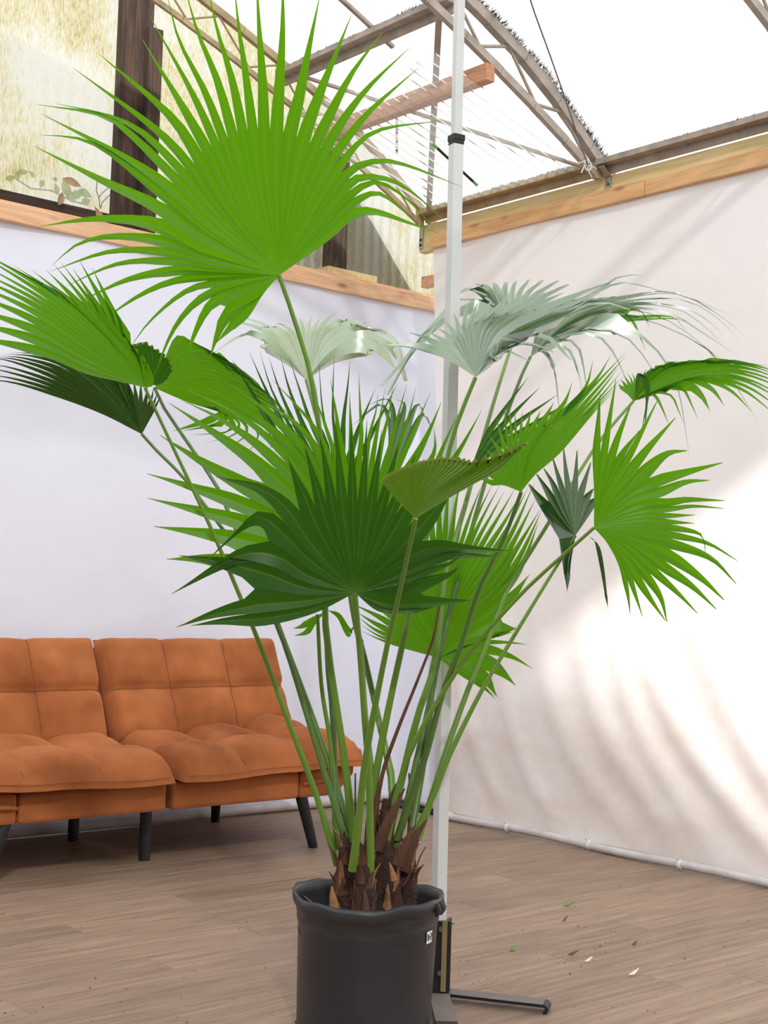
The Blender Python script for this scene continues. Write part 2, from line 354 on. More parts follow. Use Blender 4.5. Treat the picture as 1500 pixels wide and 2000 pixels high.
M['leaf_shade'] = leaf_mat('palm_leaf_shade', rgb(44, 84, 30), rgb(30, 64, 24), rgb(66, 120, 20), tmix=.2, rough=.28, spec=.7, coat=.3)  # dark glossy copy of the leaf, shade is in its base colour
M['leaf_silver'] = leaf_mat('palm_leaf_silver', rgb(150, 172, 132), rgb(128, 156, 112), rgb(170, 190, 120), tmix=.15, rough=.3, spec=1.0, coat=1.0, sheen=1.0)  # green leaf with the pale sky sheen painted into its base
M['leaf_olive'] = leaf_mat('palm_leaf_olive', rgb(88, 122, 20), rgb(76, 108, 20), rgb(112, 160, 16), tmix=.3, spec=.3)
M['petiole'] = simple('petiole', rgb(104, 142, 48), .38, var=.16, scale=5, stretch=(1, 1, .4))
M['petiole_dark'] = simple('petiole_dark', rgb(86, 118, 52), .4, var=.18, scale=5, stretch=(1, 1, .4))
M['petiole_brown'] = simple('petiole_brown', rgb(98, 60, 40), .55, var=.25, scale=7)
M['sheath'] = simple('sheath', rgb(88, 55, 38), .75, var=.4, scale=14, bump=.5, bscale=70, stretch=(3, 3, .7))
M['sheath_pale'] = simple('sheath_pale', rgb(150, 106, 68), .7, var=.3, scale=14, bump=.4, bscale=70)
M['fibre'] = simple('fibre', rgb(58, 36, 28), .9, var=.45, scale=22, bump=.8, bscale=120)
M['soil'] = simple('soil', rgb(48, 36, 30), .95, var=.5, scale=40, bump=1.0, bscale=90)
M['pot'] = simple('pot_plastic', rgb(46, 46, 49), .42, var=.18, scale=6, bump=.08, bscale=30, spec=.5)
M['sticker'] = simple('sticker', rgb(236, 236, 240), .5)
M['ink'] = simple('ink', rgb(60, 58, 62), .7)
def suede():
    mt, nt, p, out = new_mat('suede')
    tc = nd(nt, 'ShaderNodeNewGeometry')
    n1 = nd(nt, 'ShaderNodeTexNoise'); n1.inputs['Scale'].default_value = 5; n1.inputs['Detail'].default_value = 7; nt.links.new(tc.outputs['Position'], n1.inputs['Vector'])
    cr = nd(nt, 'ShaderNodeValToRGB'); e = cr.color_ramp.elements
    e[0].position = .3; e[0].color = rgb(142, 80, 44); e[1].position = .72; e[1].color = rgb(184, 112, 68)
    nt.links.new(n1.outputs[0], cr.inputs[0])
    n3 = nd(nt, 'ShaderNodeTexNoise'); n3.inputs['Scale'].default_value = 8; n3.inputs['Detail'].default_value = 5; nt.links.new(tc.outputs['Position'], n3.inputs['Vector'])
    r3 = nd(nt, 'ShaderNodeMapRange'); r3.inputs[1].default_value = .68; r3.inputs[2].default_value = .78; r3.inputs[4].default_value = .35; nt.links.new(n3.outputs[0], r3.inputs[0])
    mx = nd(nt, 'ShaderNodeMix', data_type='RGBA'); mx.inputs[7].default_value = rgb(128, 92, 72); nt.links.new(r3.outputs[0], mx.inputs[0]); nt.links.new(cr.outputs[0], mx.inputs[6])
    nt.links.new(mx.outputs[2], p.inputs['Base Color']); p.inputs['Roughness'].default_value = .9; p.inputs['Specular IOR Level'].default_value = .15
    p.inputs['Sheen Weight'].default_value = .35; p.inputs['Sheen Roughness'].default_value = .5; p.inputs['Sheen Tint'].default_value = rgb(230, 170, 130)
    n2 = nd(nt, 'ShaderNodeTexNoise'); n2.inputs['Scale'].default_value = 26; n2.inputs['Detail'].default_value = 5; nt.links.new(tc.outputs['Position'], n2.inputs['Vector'])
    bp = nd(nt, 'ShaderNodeBump'); bp.inputs['Strength'].default_value = .3; bp.inputs['Distance'].default_value = .008
    nt.links.new(n2.outputs[0], bp.inputs['Height']); nt.links.new(bp.outputs[0], p.inputs['Normal'])
    return mt
M['suede'] = suede()
M['seam'] = simple('seam', rgb(124, 68, 38), .9)
M['black_leg'] = simple('black_leg', rgb(30, 31, 34), .5)
M['white_pole'] = simple('white_pole', rgb(216, 218, 218), .38, var=.06, scale=9)
M['black_metal'] = simple('black_metal', rgb(24, 23, 24), .5)
M['bracket_edge'] = simple('bracket_edge', rgb(150, 134, 92), .5, var=.2)
M['dusty_metal'] = simple('dusty_metal', rgb(112, 104, 100), .6, var=.15)
M['bolt'] = simple('bolt', rgb(120, 118, 114), .4, metal=.8)
M['galv'] = simple('galvanised', rgb(172, 160, 148), .6, metal=.1, var=.22, scale=14, bump=.15)
M['galv_warm'] = simple('galvanised_warm', rgb(176, 156, 120), .6, metal=.15, var=.22, scale=14)  # same steel, with the yellow light on it put into the colour
M['moss'] = simple('moss', rgb(70, 70, 72), .95)
M['zinc'] = simple('zinc', rgb(170, 168, 160), .4, metal=.7, var=.2, scale=30)
M['pipe'] = simple('pipe', rgb(206, 202, 202), .5, var=.12, scale=12)
M['dark'] = simple('dark_rubber', rgb(38, 34, 32), .8)
M['wire'] = simple('wire', rgb(120, 116, 112), .6)
M['tie'] = simple('tie', rgb(228, 230, 226), .5)
M['green'] = simple('green_tape', rgb(112, 190, 110), .5)
M['dry_leaf'] = simple('dry_leaf', rgb(176, 146, 112), .8, var=.3, scale=30)
M['green_scrap'] = simple('green_scrap', rgb(96, 140, 60), .6, var=.2)
M['pale_scrap'] = simple('pale_scrap', rgb(228, 222, 206), .7)
M['bark_scrap'] = simple('bark_scrap', rgb(120, 80, 58), .9)
M['bank'] = simple('bank', rgb(34, 28, 16), .95, var=.3, scale=4)  # near-black colour for the added blocker outside the panel
M['vine'] = leaf_mat('vine_leaf', rgb(120, 160, 60), rgb(96, 140, 50), rgb(150, 190, 60), tmix=.5)

#@@ STRUCTURE
# ------------------------------------------------------------------ ground and floor
b = MB(); b.box((-30, -30, -.12), (60, 0, 0), (0, 60, 0), (0, 0, .06)); b.build('ground', M['ground']) ['kind'] = 'structure'
b = MB(); b.wbox(-.6, 7.2, -.12, 9.5, -.05, -.005)
floor = b.build('floor', M['subfloor']); floor['kind'] = 'structure'
PW, PL = .152, 1.22
pm = {}
def plank_mesh(L):
    k = round(L, 3)
    if k in pm: return pm[k]
    q = MB(); g, h = .0006, .0012
    x0, x1, y0, y1 = g, L - g, g, PW - g
    top = [(x0 + h, y0 + h, 0), (x1 - h, y0 + h, 0), (x1 - h, y1 - h, 0), (x0 + h, y1 - h, 0)]
    mid = [(x0, y0, -h), (x1, y0, -h), (x1, y1, -h), (x0, y1, -h)]; bot = [(x, y, -.0055) for x, y, z in mid]
    q.add(top + mid + bot, [(0, 1, 2, 3)] + [(i, i + 4, (i + 1) % 4 + 4, (i + 1) % 4) for i in range(4)] + [(i + 4, i + 8, (i + 1) % 4 + 8, (i + 1) % 4 + 4) for i in range(4)])
    me = q.mesh('plank'); me.materials.append(M['plank']); pm[k] = me
    return me
ang = math.atan2(AX[1], AX[0])
fl = worldloc(floor)
row = 0; tt = .02
while tt < 4.75:
    off = rnd.uniform(0, PL); s_hi = 4.6 - off * .0
    x = 4.3 + off
    while x > -.35:
        L = PL
        if x - L < -.4: L = x + .4
        o = bpy.data.objects.new('plank', plank_mesh(round(L, 2))); COL.objects.link(o); o.parent = floor
        o.location = Vector(W(x, tt, 0)) - fl; o.rotation_euler = (0, 0, ang)
        # plank local +y must point to -t, so start the row at its far side
        o.location = Vector(W(x, tt + PW, 0)) - fl
        x -= L
    tt += PW; row += 1

# ------------------------------------------------------------------ cloth walls
def ridge(z, pts):
    """centre t of a fold at height z from three (z, t) points, running straight on past the ends"""
    (z0, t0), (z1, t1), (z2, t2) = pts
    if z > z0: return t0 + (t0 - t1) / (z0 - z1) * (z - z0) * .6
    if z < z2: return t2 + (t2 - t1) / (z2 - z1) * (z - z2)
    return t0 * (z - z1) * (z - z2) / ((z0 - z1) * (z0 - z2)) + t1 * (z - z0) * (z - z2) / ((z1 - z0) * (z1 - z2)) + t2 * (z - z0) * (z - z1) / ((z2 - z0) * (z2 - z1))
def fold_pts(pix):
    out = []
    for u, v in pix:
        r = ray(u, v); k = np.dot(W(0, 0, 0) - C, AX) / np.dot(r, AX); p = C + r * k - K0
        out.append((p[2], p @ NX))
    return out
FOLDS = [(fold_pts([(1072, 1330), (1100, 1420), (1192, 1577)]), .016, .05), (fold_pts([(1150, 1290), (1178, 1410), (1266, 1555)]), .020, .055),
         (fold_pts([(1215, 1270), (1245, 1400), (1330, 1560)]), .020, .05), (fold_pts([(1262, 1230), (1320, 1400), (1457, 1590)]), .034, .065),
         (fold_pts([(1370, 1220), (1440, 1390), (1540, 1560)]), .030, .07), (fold_pts([(985, 1340), (1010, 1440), (1060, 1560)]), .014, .04),
         (fold_pts([(915, 1400), (940, 1480), (990, 1590)]), .014, .04)]
def edge_t(z): return .54 - .19 * min(1, z / 2.7)
def right_disp(t, z):
    d = 0.0
    env = min(1, max(0, z - .03) / .16) * min(1, max(0, 1.25 - z) / .55)
    for pts, amp, wd in FOLDS:
        c = ridge(z, pts); x = (t - c) / (wd * 1.35)
        d += amp * .62 * env * math.exp(-x * x)
    if t > 2.4: d += .012 * env * (math.sin(6.5 * (t + z * .8)) + .6 * math.sin(11 * (t + z * .7) + 1))
    d += .010 * (noise.noise(Vector((t * 1.6, z * 1.1, 3))) ) + .018 * min(1, z / .4) * max(0, 1.5 - z) / 1.5
    return d
def right_fn(u, v):
    z = .03 + v * 2.69; e = edge_t(z)
    t = e + u ** 1.35 * (7.4 - e)
    return W(right_disp(t, z) * min(1, (t - e) / .12), t, z)
b = MB(); b.grid(right_fn, 190, 90)
b.grid(lambda u, v: W(-.09 * (1 - u), edge_t(.03 + v * 2.69), .03 + v * 2.69), 2, 20)
wall_r = b.build('wall_right', M['sheet_right'], origin=W(0, 2, 0)); wall_r['kind'] = 'structure'

def left_fn(u, v):
    z = .02 + v * 2.49
    Lm = 6.9; q = u * Lm + (-.0)            # path length from the far left end
    d = 6.4 - q                              # s along the straight run
    fold = .010 * noise.noise(Vector((d * 2.2, z * .5, 9))) + .006 * math.sin(d * 5 + .6 * math.sin(z * 1.5)) * min(1, z / .3)
    fold += .008 * noise.noise(Vector((d * 4 - z * 3, z * 2 + d * 2, 1))) * max(0, 1 - z / 1.4)
    if d >= -.02: return W(d, .004 + fold, z)
    th = math.radians(82) * max(0, min(1, (2.35 - z) / 1.25)) ** .8
    e = -.02 - d; r = .12
    # ease the turn over r metres
    k = min(1, e / r); a0 = th * k * .5
    x = min(e, r) * math.cos(a0); y = min(e, r) * math.sin(a0)
    if e > r: x += (e - r) * math.cos(th); y += (e - r) * math.sin(th)
    return W(-.02 - x, .004 + fold + y, z)
b = MB(); b.grid(lambda u, v: left_fn(1 - (1 - u) ** 1.7, v), 170, 70)
wall_l = b.build('wall_left', M['sheet_left'], origin=W(2, 0, 0)); wall_l['kind'] = 'structure'

# unseen walls behind the camera, added dark to cut the front light
b = MB(); b.wbox(-.1, 7.4, 9.3, 9.36, 0, 3.1); b.build('wall_front', M['weathered'])['kind'] = 'structure'
b = MB(); b.wbox(7.2, 7.26, -.4, 9.3, 0, 3.1); b.build('wall_side', M['weathered'])['kind'] = 'structure'

# hem pipes on the floor
def pipe(name, pts, r):
    q = MB(); q.tube(pts, r, 10); o = q.build(name, M['pipe']); o['kind'] = 'structure'; return o
pl = pipe('baseboard_left', [W(s, .03 + .006 * math.sin(s * 5), .024) for s in np.linspace(6.2, -.1, 40)], .022)
pr = pipe('baseboard_right', [W(.035 + .008 * math.sin(t * 4), t, .021 + .003 * math.sin(t * 7)) for t in np.linspace(.56, 7, 60)], .017)
pc = pipe('baseboard_corner', [W(-.13, .06, .022), W(-.09, .25, .03), W(-.03, .47, .036)], .018)
for t in (.62, .98, 1.45, 1.92, 2.4, 2.86):
    q = MB(); c_ = W(.035 + .008 * math.sin(t * 4), t, .021)
    q.tube([c_ - NX * .008, c_ + NX * .008], .0195, 10); q.tube([c_ + AX * -.018 + np.array([0, 0, .02]), c_ + AX * -.03 + np.array([.0, 0, .035])], .003, 5)
    q.build('tie', M['tie'], pr)
b = MB(); b.wbox(-.1, .0, .1, .5, 0, .012); b.build('trim_3', M['dark'])['kind'] = 'structure'

# ------------------------------------------------------------------ timber on top of the walls
tr1 = empty('trim_1', W(2, .02, 2.5), kind='structure')
for s0, s1 in ((-.42, 1.22), (1.223, 3.9), (3.903, 6.3)):
    q = MB(); q.wbox(s0, s1, -.012, .028, 2.495, 2.566); q.build('board', M['pine'], tr1, bevel=.003)
for s0, s1 in ((-.42, .95), (.953, 4.0), (4.0, 6.3)):
    q = MB(); q.wbox(s0, s1, -.075, -.014, 2.50, 2.588 + .004 * rnd.random()); q.build('board', M['pine'], tr1, bevel=.003)
q = MB(); q.wbox(-.02, .30, -.19, -.09, 2.60, 2.645); q.build('board', M['treated'], tr1, bevel=.003)
tr2 = empty('trim_2', W(0, 3, 2.71), kind='structure')
for t0, t1 in ((.35, 1.652), (1.655, 4.1), (4.103, 7.2)):
    q = MB(); q.wbox(-.03, .022, t0, t1, 2.708, 2.776); q.build('board', M['pine_r'], tr2, bevel=.003)
for t0, t1 in ((.21, 3.8), (3.803, 7.2)):
    q = MB(); q.wbox(-.075, -.032, t0, t1, 2.718, 2.852); q.build('board', M['treated'], tr2, bevel=.003)
q = MB(); q.wbox(-.17, -.125, .128, .6, 2.573, 2.628); q.build('board', M['pine'], tr2, bevel=.003)

# ------------------------------------------------------------------ greenhouse end wall behind the left cloth
ew = empty('wall_back', W(1.5, -.35, 2.0), kind='structure')
PZ0, PZ1 = 1.7, 4.7
for s0, s1 in ((1.325, 4.2), (.07, 1.325), (-.75, .07)):
    q = MB()
    q.grid(lambda u, v, s0=s0, s1=s1: W(s0 + (s1 - s0) * u, -.36 + .006 * math.sin((s0 + (s1 - s0) * u) * 2 * math.pi / .065), PZ0 + (PZ1 - PZ0) * v), int(max(20, (s1 - s0) * 90)), 2)
    q.build('panel', M['fiberglass'], ew)
q = MB(); q.wbox(1.225, 1.385, -.35, -.29, 1.6, 4.7); q.build('post', M['dark_wood'], ew, bevel=.004)
q = MB(); q.wbox(1.195, 1.27, -.315, -.25, 1.6, 3.62); q.build('post', M['dark_wood'], ew, bevel=.004)
q = MB(); q.wbox(.03, .14, -.35, -.28, 1.6, 4.0); q.build('post', M['dark_wood'], ew, bevel=.004)
q = MB(); q.wbox(1.42, 4.3, -.34, -.26, 2.55, 2.705); q.build('sill', M['sill_wood'], ew, bevel=.004)
q = MB(); q.wbox(.14, 1.235, -.34, -.28, 2.40, 2.60); q.build('sill', M['sill_wood'], ew, bevel=.004)

# ------------------------------------------------------------------ roof
def zl(s): return 2.855 + .53 * s - .07 * s * s          # lower chord height
def zu(s): return zl(s) + .055 + .10 * min(1, (s + .12) / .5)
ceil = MB()
def film(s0, s1, t0, t1, skew=0):
    def fn(u, v):
        sa = min(s0 + skew * (t1 - t0) * v, 3.2); s = sa + (s1 - sa) * u; t = t0 + (t1 - t0) * v
        return W(s, t, zu(max(s, -.12)) + .05 + .006 * math.sin(9 * t))
    ceil.grid(fn, 24, 14)
film(-.5, 7.4, .2, 4.75)
film(2.2, 7.4, 4.75, 9.5, .23)  # unseen film edge, slanted to shape the sun patch on the right wall
ceiling = ceil.build('ceiling', M['film'], origin=W(2, 2, 3)); ceiling['kind'] = 'structure'

def truss(t, mat, label, fringe=True, k_=.8):
    T = empty('roof_truss', W(0, t, 2.84), label, 'truss', 'greenhouse roof trusses')
    S = np.linspace(-.0, 4.2, 22)
    q = MB()
    for i in range(len(S) - 1): q.bar(W(S[i], t, zl(S[i])), W(S[i + 1] + .004, t, zl(S[i + 1])), .03 * k_, .042 * k_)
    q.build('bottom_chord', mat, T)
    q = MB(); S2 = np.linspace(-.16, 4.2, 22)
    for i in range(len(S2) - 1): q.bar(W(S2[i], t, zu(S2[i])), W(S2[i + 1] + .004, t, zu(S2[i + 1])), .045 * k_, .06 * k_)
    q.build('top_chord', mat, T)
    s = .06; k = 0; nodes = []
    while s < 4.0:
        nodes.append((s, zl(s) + .015) if k % 2 == 0 else (s, zu(s) - .02)); s += .165; k += 1
    for i in range(len(nodes) - 1):
        q = MB(); (s0, z0), (s1, z1) = nodes[i], nodes[i + 1]
        q.tube([W(s0, t, z0), W(s1, t, z1)], .009 * k_, 6); q.build('web_bar', mat, T)
    q = MB(); q.bar(W(-.0, t, 2.84), W(-.0, t, zu(0)), .03, .03, tuple(NX)); q.build('web_bar', mat, T)
    if fringe:
        q = MB()
        for i in range(2600):
            s = rnd.uniform(-.1, 1.6); h = rnd.uniform(.006, .02) * (.4 + abs(noise.noise(Vector((s * 6, t, 0)))) * 2); side = rnd.uniform(-.02, .03)
            p = W(s, t + side, zu(s) + .022); e = .0022
            q.add([p - AX * e, p + AX * e, p + np.array([0, 0, h]) + NX * rnd.uniform(.0, .03) + AX * rnd.uniform(-.015, .015)], [(0, 1, 2)])
        q.build('moss_fringe', M['moss'], T)['kind'] = 'stuff'
    return T
truss(1.375, M['galv'], 'grey steel lattice roof truss bolted above the right wall, behind the top of the pole')
truss(.245, M['galv_warm'], 'far steel roof truss above the left wall, behind the tallest palm frond', fringe=False, k_=.55)
truss(2.505, M['galv'], 'nearest roof truss, only its chord cutting the top right corner of the photo')

def purlin(s, zoff, t0, t1, label, mat):
    T = empty('roof_purlin', W(s, (t0 + t1) / 2, zu(s)), label, 'purlin', 'greenhouse roof purlins')
    q = MB(); z = zu(s) + zoff
    q.bar(W(s, t0, z), W(s, t1, z), .05, .024); q.build('channel', mat, T)
    q = MB(); q.bar(W(s - .03, t0, z - .028), W(s - .03, t1, z - .028), .012, .034); q.build('lip', mat, T)
    q = MB()
    for i in range(1500):
        t = rnd.uniform(t0, t1); h = rnd.uniform(.005, .016) * (.3 + 1.8 * abs(noise.noise(Vector((t * 3, s, 2)))))
        p = W(s + rnd.uniform(-.01, .03), t, z + .01); e = .0016
        q.add([p - NX * e, p + NX * e, p + np.array([0, 0, h]) + NX * rnd.uniform(-.012, .012)], [(0, 1, 2)])
    q.build('moss_fringe', M['moss'], T)['kind'] = 'stuff'
purlin(.88, -.06, .245, 1.37, 'grey steel purlin running between the two trusses behind the palm tips', M['galv'])
purlin(.0, -.03, 1.39, 4.6, 'grey steel eave purlin along the right wall, right of the truss foot', M['galv'])
purlin(.0, -.03, .26, 1.36, 'eave purlin seen through the clear corrugated sheet, left of the truss foot', M['galv_warm'])
def brace(p, q_, label, mat=None, r=.011, name='roof_brace'):
    q = MB(); q.bar(p, q_, r * 2.4, r); tag(q.build(name, mat or M['galv']), label, 'brace', 'diagonal braces of the roof')
brace(W(.9, 1.33, zu(.9) - .05), W(.02, .33, zu(0) - .03), 'steep grey diagonal brace running down to the far corner behind the pole')
brace(W(.88, .3, zu(.88) - .06), W(.03, 1.34, zu(0) - .045), 'grey diagonal brace running down right to the truss foot')
q = MB()
S = np.linspace(.7, 4.0, 14)
for i in range(13): q.bar(W(S[i], .82, zu(S[i]) + .03), W(S[i + 1], .82, zu(S[i + 1]) + .03), .02, .014)
tag(q.build('roof_rib', M['galv']), 'thin grey rib under the roof film midway between the trusses', 'rib')

# timber board between trusses and the clear sheet below it
q = MB(); q.wbox(.645, .695, .27, 1.39, 3.085, 3.155)
tag(q.build('timber_board', M['fir'], bevel=.003), 'reddish timber board hung between the trusses behind the clear sheet', 'board')
q = MB()
def sheet(u, v):
    s = .93 - u * .90; t = .33 + v * 1.03
    return W(s, t, 2.885 + .255 * s + .016 * abs(math.sin(v * 1.03 / .058 * math.pi)) ** 10)
q.grid(sheet, 3, 420)
tag(q.build('corrugated_sheet', M['clear']), 'clear corrugated plastic sheet under the roof behind the white pole', 'plastic sheet')

#@@ SOFA
# ------------------------------------------------------------------ sofa
def SF(x, y, z): return W(1.676 - x, .85 - y, z)       # x to the right from the middle, y from the front edge to the wall
sofa = empty('sofa', SF(0, .4, 0), 'rust orange suede sofa bed with tufted cushions and black legs by the left wall', 'sofa')
def cushion(name, frame, w, h, cols, rows, th, puff, edge=.05, res=13, seam=.02, parent=sofa, extra=None, wrinkle=1.0):
    """tufted pad: frame(x,y,d) -> world; x in [0,w], y in [0,h], d height above the pad's base plane"""
    q = MB(); nx, ny = cols * res, rows * res
    def height(i, j):
        x, y = i / nx * cols, j / ny * rows
        fx, fy = x - math.floor(min(x, cols - 1e-6)), y - math.floor(min(y, rows - 1e-6))
        bx = (1 - abs(2 * fx - 1) ** 3.2); by = (1 - abs(2 * fy - 1) ** 3.2)
        p = (max(bx, 0) ** .5) * (max(by, 0) ** .5)
        ex = min(x, cols - x) * (w / cols); ey = min(y, rows - y) * (h / rows)
        rim = min(1, min(ex, ey) / edge); rim = math.sqrt(max(0, 1 - (1 - rim) ** 2))
        wr = wrinkle * .006 * noise.noise(Vector((x * 4 + 7 * len(name), y * 3, w * 10))) + wrinkle * .003 * noise.noise(Vector((x * 13, y * 4, 5 + w)))
        if wrinkle < 1.3: wr += .0045 * noise.noise(Vector((x * 22, y * 2, w + len(name)))) * math.exp(-ey * 9)
        return th * (.30 + .70 * rim) + (puff * p + wr) * (.35 + .65 * rim) - puff * .35, rim
    top = []
    for j in range(ny + 1):
        for i in range(nx + 1):
            d, rim = height(i, j)
            X, Y = i / nx * w, j / ny * h
            ix = (1 - rim) * .010
            if X < edge: X += ix
            if X > w - edge: X -= ix
            if extra: d += extra(X / w, Y / h)
            top.append(frame(X, Y, d))
    fs = [(j * (nx + 1) + i, j * (nx + 1) + i + 1, (j + 1) * (nx + 1) + i + 1, (j + 1) * (nx + 1) + i) for j in range(ny) for i in range(nx)]
    q.add(top, fs, True)
    ring = [(i, 0) for i in range(nx)] + [(nx, j) for j in range(ny)] + [(i, ny) for i in range(nx, 0, -1)] + [(0, j) for j in range(ny, 0, -1)]
    lo, md = [], []
    for i, j in ring:
        X, Y = i / nx * w, j / ny * h; e0 = extra(X / w, Y / h) if extra else 0
        md.append(top[j * (nx + 1) + i]); 
        X2 = min(max(X, .02), w - .02); Y2 = min(max(Y, .02), h - .02); lo.append(frame(X2, Y2, e0))
    n = len(ring); q.add(md + lo, [(k, k + n, (k + 1) % n + n, (k + 1) % n) for k in range(n)], True)
    q.add(lo, [tuple(range(n))])
    o = q.build(name, M['suede'], parent)
    # stitched seams between the tufts
    for c_ in range(1, cols):
        s_ = MB(); pts = []
        for j in range(1, ny):
            d, _ = height(c_ * res, j); X, Y = c_ / cols * w, j / ny * h
            pts.append(frame(X, Y, d + (extra(X / w, Y / h) if extra else 0) + .001))
        s_.tube(pts, .002, 5); s_.build('seam', M['seam'], o)
    for r_ in range(1, rows):
        s_ = MB(); pts = []
        for i in range(1, nx):
            d, _ = height(i, r_ * res); X, Y = i / nx * w, r_ / rows * h
            pts.append(frame(X, Y, d + (extra(X / w, Y / h) if extra else 0) + .001))
        s_.tube(pts, .002, 5); s_.build('seam', M['seam'], o)
    return o
for side in (1, -1):
    # base boxes
    x0, x1 = (.012, .602) if side > 0 else (-.602, -.012)
    q = MB(); q.box(SF(x0, .02, .205), SF(x1, .02, .205) - SF(x0, .02, .205), SF(x0, .80, .205) - SF(x0, .02, .205), (0, 0, .105)); q.build('base', M['suede'], sofa, bevel=.014)
    # arm base, its outer end slants up
    q = MB(); xa, xb, xc = side * .606, side * .79, side * .885
    pr_ = [(xa, .205), (xb, .205), (xc, .285), (xc, .325), (xa, .31)]
    n = 5; vs_ = [SF(x, .02, z) for x, z in pr_] + [SF(x, .80, z) for x, z in pr_]
    fs_ = [tuple(range(n))[::-1], tuple(range(n, 2 * n))] + [(k, (k + 1) % n, (k + 1) % n + n, k + n) for k in range(n)]
    if side < 0: fs_ = [f[::-1] for f in fs_]
    q.add(vs_, fs_); q.build('arm_base', M['suede'], sofa, bevel=.014)
    # crease piece on the arm front
    q = MB(); q.tube([SF(side * .612, .012, .262), SF(side * .66, .008, .268), SF(side * .79, .012, .275)], [.006, .009, .005], 6); q.build('arm_fold', M['suede'], sofa)
    # seat
    def sfr(x, y, d, side=side):
        X = x + .008 if side > 0 else -x - .008
        return SF(X, -.045 + y, .312 + d)
    ex = lambda u, v: (.05 * max(0, min(1, (u - .60) / .22)) * max(0, 1 - max(0, u - .80) / .2) * (.35 + .65 * v) + .012 * max(0, u - .66) * 3 + .035 * v - .006 * math.sin(u * 9))
    cushion('seat_cushion', sfr, .90, .60, 3, 2, .085, .058, edge=.085, parent=sofa, extra=ex)
    q = MB(); q.tube([sfr(x, -.002, .030 + ex(x / .9, 0)) for x in np.linspace(.03, .87, 30)], .002, 5); q.build('welt', M['suede'], sofa)
    # back
    tilt = math.radians(24)
    def bfr(x, y, d, side=side):
        X = x + .006 if side > 0 else -x - .006
        c_, s_ = math.cos(tilt), math.sin(tilt)
        return SF(X, .50 + y * s_ - d * c_, .37 + y * c_ + d * s_)
    cushion('backrest', bfr, .895, .47, 3, 2, .085, .040, edge=.05, parent=sofa, wrinkle=1.6)
    q = MB(); q.box(bfr(.02, .02, -.05), bfr(.875, .02, -.05) - bfr(.02, .02, -.05), bfr(.02, .45, -.05) - bfr(.02, .02, -.05), bfr(.02, .02, .0) - bfr(.02, .02, -.05)); q.build('back_frame', M['suede'], sofa, bevel=.01)
def leg(p, q_, r0=.019, r1=.0245):
    q = MB(); q.tube([p, q_], [r0, r1], 16); q.build('leg', M['black_leg'], sofa)
leg(W(1.683, .678, 0), W(1.683, .678, .22), .022, .023)
leg(W(.975, .806, 0), W(1.045, .80, .22)); leg(W(2.385, .806, 0), W(2.31, .80, .22))
leg(W(.977, .10, 0), W(1.04, .2, .22)); leg(W(1.72, .19, 0), W(1.72, .19, .22), .022, .023); leg(W(2.40, .10, 0), W(2.32, .2, .22))

#@@ STAND
# ------------------------------------------------------------------ white pole on its black feet
PB = at(853, 1950, 3.587); PB[2] = 0.0
PT = at(905, -330, 3.565)
def pole_at(z): return PB + (PT - PB) * (z / PT[2])
stand = empty('pole_stand', PB, 'white square pole on black steel feet behind the potted palm', 'pole')
def sq(b_, z0, z1, w, rot=math.radians(28)):
    x = np.array([math.cos(rot), math.sin(rot), 0]) * w / 2; y = np.array([-math.sin(rot), math.cos(rot), 0]) * w / 2
    p, q_ = pole_at(z0), pole_at(z1)
    b_.box(p - x - y, 2 * x, 2 * y, q_ - p)
zj = (CAM_H + (1158 - 258) * 3.58 / F_PX)
q = MB(); sq(q, .035, zj, .030); q.build('pole', M['white_pole'], stand, bevel=.002)
q = MB(); sq(q, zj - .05, PT[2], .023); q.build('inner_pole', M['white_pole'], stand, bevel=.002)
q = MB(); sq(q, zj - .008, zj + .009, .035); sq(q, zj - .018, zj - .008, .0315); q.build('collar', M['black_metal'], stand, bevel=.002)
bx = at(1068, 1974, 3.512) - at(862, 1952, 3.587); bx[2] = 0; bx /= np.linalg.norm(bx); by = np.array([-bx[1], bx[0], 0])
def foot(p0, d, L, name='foot'):
    """strip that stands on its bent end: upright, floor arm, turned-down tip"""
    w = np.array([-d[1], d[0], 0]) * .052; th = .007; up = np.array([0, 0, 1.0])
    q = MB(); o = p0 - w / 2
    q.box(o + up * .021, d * th, w, up * .183)
    q.box(o + up * .017, d * L, w, up * th)
    # rounded turned-down end
    pts = []; R = .012
    for k in range(7):
        a_ = math.pi / 2 - k * math.pi / 6
        pts.append((L + R * math.cos(a_), .024 - R + R * math.sin(a_) , L + (R - th) * math.cos(a_), .024 - R + (R - th) * math.sin(a_)))
    for k in range(6):
        (a0, b0, a1, b1), (c0, d0, c1, d1) = pts[k], pts[k + 1]
        P = [o + d * x + up * z for x, z in ((a0, b0), (c0, d0), (c1, d1), (a1, b1))]
        q.add(P + [p + w for p in P], [(0, 1, 2, 3), (7, 6, 5, 4), (0, 4, 5, 1), (1, 5, 6, 2), (2, 6, 7, 3), (3, 7, 4, 0)])
    q.box(o + up * .0, d * .012, w, up * .021)
    ob = q.build(name, M['black_metal'], stand)
    for s_ in (.045, .155):
        k = MB(); c_ = p0 + up * (.03 + s_) + d * th; k.tube([c_, c_ + d * .006], .007, 8); k.build('bolt', M['bolt'], ob)
    k = MB(); k.box(o + up * .0242 + d * .01, d * (L - .012), w, up * .0006); k.build('dust', M['dusty_metal'], ob)  # thin grey sheet along the arm's top face
    return ob
foot(PB + bx * .021, bx, .258)
foot(PB + np.array([.004, -.021, 0]), np.array([.035, -.9994, 0]), .24)
q = MB(); q.box(PB + bx * .0285 - by * .032 + np.array([0, 0, .03]), -bx * .012, by * .006, np.array([0, 0, .178])); q.build('edge_strip', M['bracket_edge'], stand)

